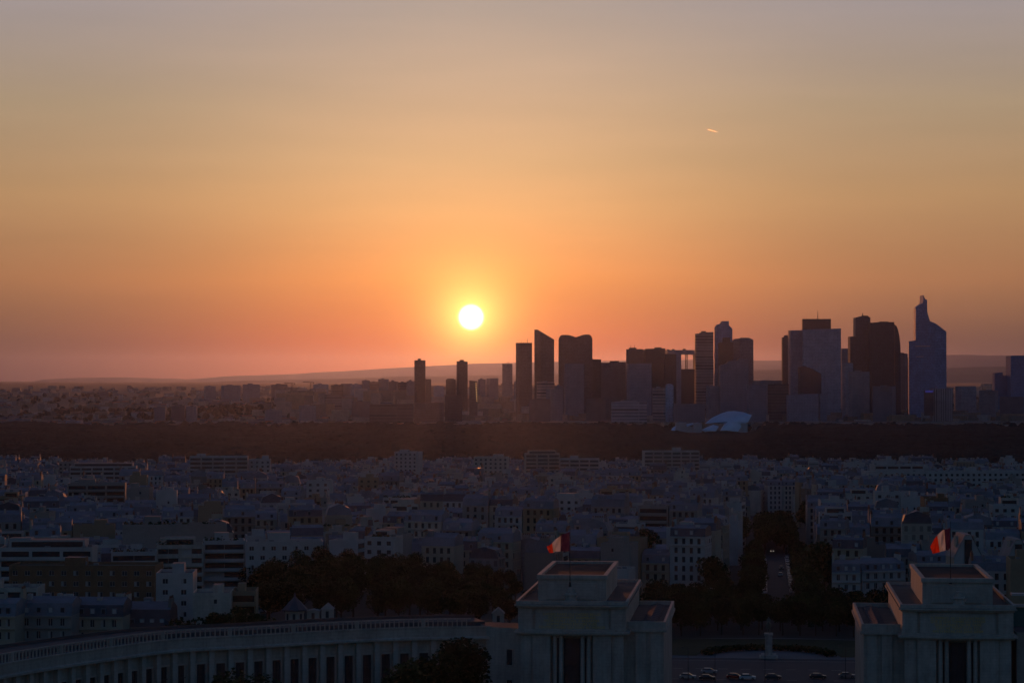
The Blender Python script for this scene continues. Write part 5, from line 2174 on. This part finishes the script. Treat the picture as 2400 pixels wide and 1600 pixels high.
T = tower
D_, M_, B_, P_ = TW_DARK, TW_MID, TW_BLUE, TW_PALE
T('slim_tower', 'first slim dark tower with small roof box, standing alone left of the sun', 'tower', 6100, [(971, 844), (997, 844)], D_, corner=976, cap=[(979, 986, 840, D_)])
T('tower_annex', 'stubby dark block leaning on the foot of the first slim tower', 'tower', 6080, [(997.5, 888), (1010, 888)], D_)
T('slim_tower', 'second slim dark tower with small roof box, just under the sun', 'tower', 6150, [(1070, 846), (1096, 847)], D_, corner=1075, cap=[(1077, 1087, 843, D_)])
T('low_block', 'low dark block left of the second slim tower', 'tower', 6160, [(1045, 890), (1049, 887), (1062, 887), (1068, 890)], D_)
T('hazy_tower', 'pale hazy tower with tiny masts between the sun and the tall slab tower', 'tower', 7600, [(1177, 852), (1201, 852)], M_, masts=[(1190, 847, .7), (1193, 846, .6), (1184, 850, .6)])
T('slab_tower', 'tall flat-topped slab tower with crown rim and thin mast', 'tower', 5900, [(1209, 804), (1247, 804)], D_, corner=1215, tint=(1.3, 1.2, 1.2),
  cap=[(1209.5, 1246.5, 803, D_)], masts=[(1236, 793, .8), (1227, 801, .6), (1222, 796, .4)])
T('slanted_tower', 'slim tower with steeply slanted roof falling to the far side', 'tower', 5950, [(1252.5, 772), (1260, 772), (1299, 795.5)], D_, corner=1267, tint=(1.25, 1.2, 1.2), roofmat=GRAVEL)
lob = [(1309.5, 795)] + [(1310 + 9 * (1 - math.cos(a)), 795 - 10.5 * math.sin(a)) for a in (.4, .8, 1.2, 1.55)] + [(1328, 784.3), (1334, 785), (1341, 787), (1349, 790)] \
    + [(1356, 788), (1364, 785), (1371, 783.5)] + [(1388 - 9.5 * (1 - math.cos(a)), 795 - 11.5 * math.sin(a)) for a in (1.5, 1.2, .8, .4)] + [(1388.5, 795)]
T('twin_lobed_tower', 'broad dark tower with two rounded lobes along its roof', 'tower', 6000, lob, D_, depth=45, tint=(1.2, 1.15, 1.2))
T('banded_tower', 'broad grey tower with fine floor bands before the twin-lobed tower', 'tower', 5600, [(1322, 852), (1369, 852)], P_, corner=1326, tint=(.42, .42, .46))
T('office_block', 'dark office block filling in right of the twin-lobed tower', 'tower', 6050, [(1369.5, 841), (1409, 842)], D_)
T('office_block', 'wide grey office block with small mushroom-shaped roof plate', 'tower', 6200, [(1409, 850), (1467, 848)], M_, tint=(.7, .7, .8), cap=[(1430, 1451, 845.5, D_)])
T('double_mast_tower', 'dark wide tower with two tiny masts on its roof', 'tower', 6150, [(1467.6, 818), (1507, 817.5)], D_, corner=1472, cap=[(1475, 1492, 814.5, D_)], masts=[(1479, 807, .7), (1487.5, 807, .7)])
T('black_tower', 'black tower joined to the double-mast tower, small roof box', 'tower', 6170, [(1513, 817), (1559.5, 816)], D_, tint=(.8, .8, .8), cap=[(1535, 1551, 813.5, D_)])
T('tower_link', 'slim lighter strip between the double-mast tower and the black tower', 'tower', 6190, [(1506.5, 819), (1513.5, 819)], M_)
T('black_block', 'lower black block between the black tower and the square arch', 'tower', 6100, [(1558, 829), (1585, 829.5)], D_, tint=(.75, .75, .8))
T('grey_tower', 'mid-grey tower standing before the double-mast tower', 'tower', 5700, [(1469, 852), (1528, 851)], P_, corner=1476, tint=(.5, .5, .56))
# square arch
Y = 6600
def pz(v):
    return P(1600, v, Y).z
def pxx(u):
    return P(u, 830, Y).x
ar = thing('square_arch', 'hollow square arch building with thin lift mast, sky showing through', 'arch', (0, Y, 0))
for nm, u0, u1, v0, v1 in (('roof_slab', 1564.5, 1668, 820, 830), ('pillar', 1585, 1596.5, 830, 950), ('pillar', 1631, 1668, 830, 950), ('base', 1596.5, 1631, 864.5, 950)):
    mb = MB()
    mb.box(pxx(u0), pxx(u1), 0, 110, max(pz(v1), 5), pz(v0) - (.01 if nm != 'roof_slab' else 0), TW_PALE if nm != 'base' else TW_DARK, GRAVEL)
    mb.build(nm, ar, tint=(.55, .5, .55))
for u, v in ((1578, 817.5), (1604, 817), (1566, 818)):
    mb = MB()
    mb.box(pxx(u) - 3, pxx(u) + 5, 20, 40, pz(820), pz(v), DARKM)
    mb.build('roof_box', ar)
mb = MB()
for dx_ in (-2.6, 2.6):
    mb.bar((pxx(1609) + dx_, 4, pz(864.5)), (pxx(1609) + dx_, 4, pz(829.5)), 1.0, DARKM, 6)
for k in range(12):
    z = pz(864.5) + (pz(830) - pz(864.5)) * (k + .5) / 12
    mb.box(pxx(1609) - 2.6, pxx(1609) + 2.6, 3.4, 4.6, z - .7, z + .7, DARKM)
mb.build('lift_mast', ar)
T('grey_tower', 'tall banded tower right of the square arch opening, stepped top', 'tower', 5900, [(1629.6, 782), (1641, 781), (1641.5, 778.5), (1673, 777.5)], TW_BAND, corner=1633, tint=(.38, .38, .43), cap=[(1645, 1655, 775.5, D_)])
T('peaked_tower', 'tallest tower of the middle cluster with chamfered peak and glowing left edge', 'tower', 6000,
  [(1675, 768), (1680.6, 760), (1690, 758), (1692.5, 752.3), (1709, 752), (1709.5, 762), (1717.6, 770)], TW_BLUE, corner=1683, tint=(1.1, 1.1, 1.1))
T('dark_inset_tower', 'black slab rising before the tallest tower of the middle cluster', 'tower', 5960, [(1685, 803), (1695, 802), (1695.3, 791), (1711, 790.5), (1711.3, 801), (1719, 802)], D_, tint=(.8, .8, .8), depth=24)
T('round_shouldered_tower', 'tower with rounded shoulder right of the peaked tower', 'tower', 6050, [(1718, 798), (1722, 794), (1734, 793), (1736, 791.2), (1757, 791), (1760, 793), (1766.6, 796)], M_, corner=1735, tint=(.9, .9, 1))
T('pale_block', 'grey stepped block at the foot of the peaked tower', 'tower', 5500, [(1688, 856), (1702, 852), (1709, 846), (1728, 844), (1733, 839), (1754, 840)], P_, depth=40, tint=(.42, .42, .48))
T('dark_slim_block', 'narrow dark tower hugging the pale wide tower', 'tower', 6000, [(1833.7, 790.5), (1838, 790), (1839, 785.5), (1849.5, 785)], D_, tint=(1, .8, .95))
T('wide_pale_tower', 'wide pale tower with dark crown block and needle mast', 'tower', 5850, [(1882, 772), (1950, 770.5), (1950.5, 770), (1971, 769.5)], P_, tint=(.66, .70, .78), depth=40,
  cap=[(1883, 1948.5, 747, D_)], masts=[(1918.6, 728, 1.0)])
T('stepped_tower', 'dimmer grey tower joined to the wide pale tower, slightly lower roof', 'tower', 5865, [(1850, 774), (1881.7, 773.3)], P_, corner=1855, tint=(.45, .49, .57), depth=40)
T('dark_podium_block', 'black block with sloped roof at the foot of the wide pale tower', 'tower', 5700, [(1874, 860), (1885, 857), (1908, 866), (1925, 876)], D_, tint=(.7, .75, .9), depth=30)
T('small_tower', 'small grey tower filling the gap right of the wide pale tower', 'tower', 6300, [(1973, 816.5), (1992.6, 816.5)], M_, tint=(1, 1, 1.1))
T('mast_topped_tower', 'dark twin-height tower with ball-topped mast', 'tower', 6000, [(1992.6, 788.5), (2005, 788), (2005.3, 744), (2018, 741), (2021, 739.5), (2034, 739.5), (2036, 742), (2040, 743.5)], D_, depth=40, tint=(1.1, 1.1, 1.2),
  masts=[(2024, 733, 1.6)])
T('dark_flat_tower', 'very dark flat-topped tower of the group beside the spired tower', 'tower', 5950, [(2040.5, 756), (2061, 755), (2062, 753.5), (2082, 753.2), (2083, 754.5), (2096, 754.5)], D_, depth=40, tint=(.8, .8, .85))
qe = [(2096.5, 760)] + [(2096.5 + 14.5 * math.sin(a), 830 - 70 * math.cos(a)) for a in (.3, .6, .9, 1.2, 1.4, 1.57)]
T('curved_dark_tower', 'dark curved buttress tower whose edge bends down on one side', 'tower', 5960, qe, D_, depth=35, tint=(.9, .95, 1.1), roofmat=TW_BLUE)
T('slim_grey_block', 'slim grey ribbed tower between the curved and the spired towers', 'tower', 6400, [(2110.7, 826.5), (2118, 826), (2119, 828), (2127, 828.5)], TW_RIB, tint=(.3, .3, .36))
T('slim_grey_block', 'low narrow block against the foot of the spired tower', 'tower', 6500, [(2127.5, 838.5), (2134, 839)], M_)
sp_ = [(2137, 799), (2151, 797), (2151.5, 720), (2158, 714.5), (2166, 710), (2167.2, 703), (2167.6, 690.5), (2171, 700), (2175, 702), (2175.6, 731), (2181, 752), (2193, 758), (2205, 766), (2219.6, 777)]
spt = T('spired_tower', 'tallest blue glass tower with curved flank and thin spire', 'tower', 5800, sp_, B_, corner=2192, depth=34, tint=(1.15, 1.15, 1.2), roofmat=TW_BLUE)
for (ua, ub, v0, v1, m2, nm) in ((2151, 2181, 809.5, 812, METAL, 'light_band'), (2152, 2168, 834.5, 836, METAL, 'light_band')):
    mb = MB()
    a, b = P(ua, v0, 5800), P(ub, v1, 5800)
    cx = spt.location.x
    dmy = abs(P((ua + ub) / 2, 800, 5800).x - P(2192, 800, 5800).x) * .75
    mb.prism([(a.x - cx, abs(a.x - P(2192, 800, 5800).x) * .75 - .8), (b.x - cx, abs(b.x - P(2192, 800, 5800).x) * .75 - .8), (b.x - cx, abs(b.x - P(2192, 800, 5800).x) * .75 - .05), (a.x - cx, abs(a.x - P(2192, 800, 5800).x) * .75 - .05)],
             b.z - spt.location.z, a.z - spt.location.z, PLASTER)
    mb.build(nm, spt)
T('cut_off_tower', 'dark tower cut by the frame edge at the end of the skyline', 'tower', 6000, [(2369, 834), (2372, 833), (2440, 832)], B_, tint=(.8, .8, .9))
T('low_block', 'low dark block beside the cut-off tower', 'tower', 6050, [(2331, 874), (2350, 872), (2350.5, 880), (2362, 880)], B_, tint=(.7, .7, .8))
T('ribbed_hall', 'pale hall with vertical ribs at the foot of the spired tower', 'building', 5450, [(2186, 911), (2233, 910)], TW_RIB, depth=40, tint=(.55, .55, .6), base=20)
T('pale_slab', 'wide pale slab building under the wide pale tower', 'building', 5400, [(1846, 925), (1918, 922)], P_, tint=(.5, .52, .6), depth=25, base=15)
T('pale_slab', 'short pale slab right of the wide pale slab', 'building', 5410, [(1922, 923), (1938, 922)], P_, tint=(.5, .52, .6), depth=25, base=15)
T('white_slim_slab', 'bright slim slab with rounded top below the square arch', 'building', 5350, [(1560.7, 902), (1563, 899.5), (1572, 899), (1577, 901), (1578.6, 904)], P_, corner=1564, tint=(1.0, 1.0, 1.1), depth=22)
T('banded_office', 'low wide office with bright floor bands below the double-mast tower', 'building', 5300, [(1434, 942), (1455, 940), (1464, 936), (1484, 938), (1500, 942), (1516, 942)], TW_BAND, tint=(.75, .75, .85), depth=40, base=15)
T('grey_block', 'blue-grey block with light left edge below the gap in the skyline', 'building', 5350, [(1751, 901), (1797, 903)], P_, corner=1755, tint=(.4, .42, .5), depth=30)
T('low_hall', 'low grey hall below the square arch towers', 'building', 5300, [(1580, 946), (1652, 946)], P_, tint=(.38, .38, .42), depth=40)
T('dark_slab', 'dark slab with bright speckled corner left under the sun', 'building', 5300, [(969, 944), (1040, 943)], TW_DARK, corner=1030, tint=(1.6, 1.3, 1.3), depth=25)
T('dark_slab', 'tall dark slab under the second slim tower', 'building', 5350, [(1043, 926), (1083, 926)], TW_DARK, tint=(1.3, 1.1, 1.1), depth=25)
T('dark_slab', 'banded dark slab under the ridge of small blocks', 'building', 5250, [(866, 948), (968, 946)], TW_BAND, tint=(.25, .22, .25), depth=25)
lb = T('glint_edge_block', 'block with sun glints as small glowing panels in one vertical line under the sun', 'building', 5500, [(1100, 891), (1119, 893)], TW_DARK, tint=(1.4, 1.2, 1.2), depth=22)
for k in range(11):  # dotted sun reflection down the block's edge, made as self-glowing panels
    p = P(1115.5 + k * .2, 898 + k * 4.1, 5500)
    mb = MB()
    mb.box(-1.3, 1.3, -.25, -.02, -.9, .9, GLINT_GLOW)
    w_ = mb.build('sun_glint', lb)
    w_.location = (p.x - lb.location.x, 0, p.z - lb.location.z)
mb = MB()
p = P(2178, 917, 5440)
sg_ = thing('blue_sign', 'small glowing blue sign at the foot of the spired tower', 'sign', (p.x, 5440, p.z))
mb.box(-9, 9, 0, 1.2, -2.2, 2.2, LIT_BLUE)
mb.build('face', sg_)
mb = MB()
mb.box(-10, 10, 1.25, 14, -55, 3, TW_DARK)
mb.build('wall', sg_)

# generic towers' feet and the suburb slopes: singles where the photo shows a block, the rest as one mass
sub = [(226, 254, 918, 8800), (478, 505, 905, 8200), (518, 562, 903, 8100), (568, 608, 900, 7900), (635, 673, 901, 7900), (733, 769, 900, 7600), (777, 800, 902, 7300), (800, 822, 898, 7300), (824, 846, 900, 7200),
       (850, 864, 892, 7200), (868, 884, 895, 7100), (888, 908, 888, 7100), (912, 930, 893, 7000), (934, 952, 896, 7000), (955, 969, 892, 6900), (1016, 1040, 905, 6900), (1120, 1138, 888, 7000), (1140, 1168, 887, 7000),
       (1205, 1216, 893, 7000), (1258, 1300, 895, 5700), (1300, 1320, 903, 5600), (1280, 1318, 910, 5400), (1240, 1290, 935, 5350), (1375, 1432, 934, 5400), (1530, 1560, 908, 5500), (1655, 1690, 905, 5500),
       (1765, 1835, 893, 5900), (1800, 1850, 900, 5600), (1990, 2040, 870, 5600), (1975, 2000, 850, 5700), (2050, 2100, 905, 5500), (2240, 2290, 905, 6000), (2300, 2340, 915, 5900), (2350, 2400, 930, 5600),
       (360, 386, 954, 5500), (400, 432, 950, 5600), (434, 460, 952, 5550), (700, 740, 950, 5600), (150, 190, 985, 5150), (20, 70, 982, 5180), (620, 660, 960, 5500), (760, 800, 925, 6100), (826, 864, 940, 5700)]
tl_ = [((0.9, .9, .95), 'pale'), ((.5, .5, .55), 'grey'), ((.35, .33, .36), 'dim'), ((.7, .68, .7), 'light grey')]
srng = random.Random(21)
seen_lab = {}
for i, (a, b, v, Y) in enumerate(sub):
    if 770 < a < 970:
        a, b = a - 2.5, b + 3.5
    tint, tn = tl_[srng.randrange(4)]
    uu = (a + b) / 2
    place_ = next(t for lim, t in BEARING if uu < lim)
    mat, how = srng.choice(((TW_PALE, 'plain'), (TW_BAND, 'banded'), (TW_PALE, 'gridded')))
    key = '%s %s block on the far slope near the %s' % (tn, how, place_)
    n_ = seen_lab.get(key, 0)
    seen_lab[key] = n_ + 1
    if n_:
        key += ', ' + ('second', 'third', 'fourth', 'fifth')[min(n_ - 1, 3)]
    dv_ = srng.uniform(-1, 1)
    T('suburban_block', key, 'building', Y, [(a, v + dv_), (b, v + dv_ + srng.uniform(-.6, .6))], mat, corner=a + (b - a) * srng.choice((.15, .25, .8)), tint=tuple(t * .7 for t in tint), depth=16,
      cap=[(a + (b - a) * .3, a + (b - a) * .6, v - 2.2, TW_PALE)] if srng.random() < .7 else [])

cm = MB()
srng = random.Random(8)
for i in range(3700):
    k = srng.random()
    if i < 1100:
        Y = srng.uniform(5010, 5400)
    else:
        Y = 5300 + 6200 * srng.random() ** 1.5
    x = srng.uniform(-.24, .24) * Y
    u = 1200 + F * x / Y
    if Y > 5700 and noise.noise(Vector((x * .003, Y * .0016, 5))) > .18:
        continue
    big_ = srng.random()
    if u < 1000:
        w, h, d = srng.uniform(10, 42), srng.uniform(6, 17), srng.uniform(10, 18)
    else:
        w, h, d = srng.uniform(14, 60), srng.uniform(8, 30), srng.uniform(12, 30)
    if Y < 5400:
        h = min(h, 16)
    if 1540 < u < 1800 and Y < 5250:
        continue
    if Y < 5400 and noise.noise(Vector((x * .006, 3.3, 1))) * 160 + 5090 > Y:
        continue
    if i > 3420:
        Y = srng.uniform(5600, 8200)
        u = srng.uniform(660, 1320)
        x = (u - 1200) / F * Y
        w, h, d = srng.uniform(18, 60), srng.uniform(16, 44), 15
    M = frame(x, Y, gz(x, Y), srng.uniform(-.5, .5))
    q = MB()
    mt = srng.choice((WALLS[0], WALLS[1], WALLS[1], WALLS[2], WALLS[4], WALLS[4], WALLS[3]))
    q.box(-w / 2, w / 2, 0, d, -6, h, mt, srng.choice((GRAVEL, ZINC, SLATE, TERRACE)))
    if srng.random() < .5 and h < 14:
        q.face([(-w / 2, -.4, h), (w / 2, -.4, h), (w / 2, d / 2, h + 4), (-w / 2, d / 2, h + 4)], SLATE if srng.random() < .6 else TILE)
        q.face([(w / 2, d + .4, h), (-w / 2, d + .4, h), (-w / 2, d / 2, h + 4), (w / 2, d / 2, h + 4)], SLATE)
    cm.join(q, M)
kind(cm.build('hazy_suburb'), 'stuff', 'hazy mass of small suburban houses beyond the dark wood', 'suburb')
# tree belts between the suburb's houses
tm_ = MB()
for i in range(3300):
    Y = 5020 + 4600 * srng.random() ** 1.5 if i < 2600 else srng.uniform(4985, 5190)
    x = srng.uniform(-.24, .24) * Y
    if i < 2600 and x < -.03 * Y and srng.random() < .5:
        Y = srng.uniform(5850, 6900)
    nn = noise.noise(Vector((x * .003, Y * .0016, 5)))
    if i < 2600 and (nn < .05 or Y < 5700) and srng.random() < .75:
        continue
    r = srng.uniform(5, 10) if i < 2600 else srng.uniform(6, 13)
    if i >= 2600 and (noise.noise(Vector((x * .008, 1, 1))) < -.12 or 1535 < 1200 + F * x / Y < 1790):
        continue
    z = gz(x, Y)
    q = MB()
    seg = 7
    prof = [(.3, 0), (.95, .35), (1.0, .6), (.7, .9), (.25, 1.08)]
    rows = []
    for rr, zz in prof:
        rows.append([(x + r * rr * math.cos(2 * math.pi * j / seg) * srng.uniform(.75, 1.2), Y + r * rr * math.sin(2 * math.pi * j / seg) * srng.uniform(.8, 1.2), z + r * 1.5 * zz * srng.uniform(.9, 1.1)) for j in range(seg)])
    for a, b in zip(rows, rows[1:]):
        for j in range(seg):
            jj = (j + 1) % seg
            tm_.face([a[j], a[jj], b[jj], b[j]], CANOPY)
    tm_.face(rows[-1], CANOPY)
kind(tm_.build('suburban_woods'), 'stuff', 'dark patches of trees between the hazy suburban houses', 'woods')

# ------------------------------------------------------------------ the glass-sailed building at the wood's far edge
def sail(name, pts, Y0, parent, bulge, thick=1.2, slope=.5, mat=SAIL):
    """a curved glass shell through an outline of pixels; it leans back and bulges"""
    c = [sum(p[k] for p in pts) / len(pts) for k in (0, 1)]
    rings = [1.0, .8, .55, .28]
    v0 = max(p[1] for p in pts)
    mb = MB()
    R_ = []
    for r in rings:
        row = []
        for u, v in pts:
            uu, vv = c[0] + (u - c[0]) * r, c[1] + (v - c[1]) * r
            d = slope * (v0 - vv) * Y0 / F * 1.0 - bulge * (1 - r * r)
            row.append(P(uu, vv, Y0 + d))
        R_.append(row)
    cc = P(c[0], c[1], Y0 + slope * (v0 - c[1]) * Y0 / F - bulge)
    n = len(pts)
    for a, b in zip(R_, R_[1:]):
        for i in range(n):
            j = (i + 1) % n
            mb.face([a[i], a[j], b[j], b[i]], mat)
    for i in range(n):
        mb.face([R_[-1][i], R_[-1][(i + 1) % n], cc], mat)
    bk = [p + Vector((0, thick, 0)) for p in R_[0]]
    for i in range(n):
        j = (i + 1) % n
        mb.face([R_[0][j], R_[0][i], bk[i], bk[j]], METAL)
    mb.face(bk, mat)
    o = mb.build(name, parent, smooth=False)
    return o


def c2(x, y):
    return (1400 + x / 3.92, 650 + y / 3.92)


gs = thing('glass_sail_building', 'white building of swelling blue glass sails rising from the wood', 'building')
YS = 4930
sail('glass_sail', [c2(*q) for q in ((985, 1342), (1050, 1290), (1140, 1247), (1200, 1228), (1260, 1226), (1340, 1236), (1420, 1264), (1385, 1328), (1335, 1352), (1290, 1420), (1185, 1452), (1115, 1427), (1165, 1345), (1075, 1338))],
     YS + 20, gs, 10, slope=.55)
sail('glass_sail', [c2(*q) for q in ((955, 1400), (1010, 1372), (1065, 1352), (1118, 1366), (1080, 1428), (1020, 1435))], YS - 5, gs, 5)
sail('glass_sail', [c2(*q) for q in ((815, 1345), (870, 1336), (935, 1330), (880, 1352), (822, 1372))], YS + 10, gs, 3)
sail('glass_sail', [c2(*q) for q in ((665, 1418), (690, 1380), (722, 1358), (716, 1395), (720, 1424))], YS - 10, gs, 3)
for (xa, xb, ya, yb, dY) in ((722, 818, 1330, 1430, 8), (885, 962, 1336, 1440, 4), (818, 884, 1372, 1440, 12), (1300, 1380, 1340, 1440, 30)):
    a, b = P(*c2(xa, ya), YS + dY), P(*c2(xb, yb), YS + dY)
    mb = MB()
    mb.box(a.x, b.x, YS + dY, YS + dY + 18, 0, a.z, PLASTER, GRAVEL)
    mb.build('gallery_block', gs, tint=(1.0, 1.05, 1.15))

# cranes
for u, v, Y, side, lab in ((684, 897, 7400, -1, 'tower crane with jib pointing away from the sun above the suburb'), (728, 895, 7300, -1, 'tall tower crane with short jib near the first one')):
    p = P(u, v, Y)
    o = thing('tower_crane', lab, 'crane', (p.x, Y, gz(p.x, Y)))
    h = p.z - gz(p.x, Y)
    mb = MB()
    for dx_, dy_ in ((-1.2, -1.2), (1.2, -1.2), (1.2, 1.2), (-1.2, 1.2)):
        mb.bar((dx_, dy_, 0), (dx_, dy_, h), .35, DARKM, 4)
    for k in range(int(h / 5)):
        mb.bar((-1.2, -1.2, k * 5), (1.2, -1.2, k * 5 + 5), .25, DARKM, 4)
    mb.build('mast', o)
    mb = MB()
    L = 24
    for z in (h, h - 2.4):
        mb.bar((side * L, 0, z if z == h else h - .8), (-side * 9, 0, z), .5, DARKM, 4)
    mb.build('jib', o)
    mb = MB()
    mb.box(-side * 9 - 2, -side * 9 + 2, -1.2, 1.2, h - 5, h - 1.5, DARKM)
    mb.build('counterweight', o)

# short vapour trail lit by the low sun
a, b = P(1658, 303.5, 30000), P(1684, 310.5, 30000)
mb = MB()
N = 12
d = (b - a)
up = Vector((0, 0, 1))
sd_ = Vector((0, 1, 0))
ring = []
for i in range(N + 1):
    k = i / N
    r = 2.0 + 7.5 * math.sin(math.pi * min(1, k * 1.1 + .02)) ** .6 * (1 - .75 * k)
    c = a + d * k
    ring.append([c + up * r * math.cos(t) + sd_ * r * math.sin(t) for t in [2 * math.pi * j / 8 for j in range(8)]])
for p_, q_ in zip(ring, ring[1:]):
    for j in range(8):
        jj = (j + 1) % 8
        mb.face([p_[j], p_[jj], q_[jj], q_[j]], VAPOUR)
mb.face(ring[0][::-1], VAPOUR)
mb.face(ring[-1], VAPOUR)
vt = mb.build('vapour_trail')
bm_ = bmesh.new()
bm_.from_mesh(vt.data)
bmesh.ops.remove_doubles(bm_, verts=bm_.verts[:], dist=.01)
bmesh.ops.recalc_face_normals(bm_, faces=bm_.faces[:])
bm_.to_mesh(vt.data)
bm_.free()
tag(vt, 'short bright vapour trail alone in the sky above the towers', 'vapour trail')

# ------------------------------------------------------------------ evening haze over the whole plain
hb = MB()
hb.box(-34000, 34000, -800, 53000, -20, 620, EARTH)
hm_ = bpy.data.materials.new('evening_haze')
hm_.use_nodes = True
hn = hm_.node_tree.nodes
hn.clear()
ho = hn.new('ShaderNodeOutputMaterial')
hp = hn.new('ShaderNodeVolumePrincipled')
hp.inputs['Color'].default_value = (0.29, 0.37, 0.80, 1)
hp.inputs['Density'].default_value = 0.95e-5
hp.inputs['Anisotropy'].default_value = 0.84
hm_.node_tree.links.new(hp.outputs[0], ho.inputs['Volume'])
ho_ = hb.build('haze')
ho_.data.materials.clear()
ho_.data.materials.append(hm_)
kind(ho_, 'stuff')
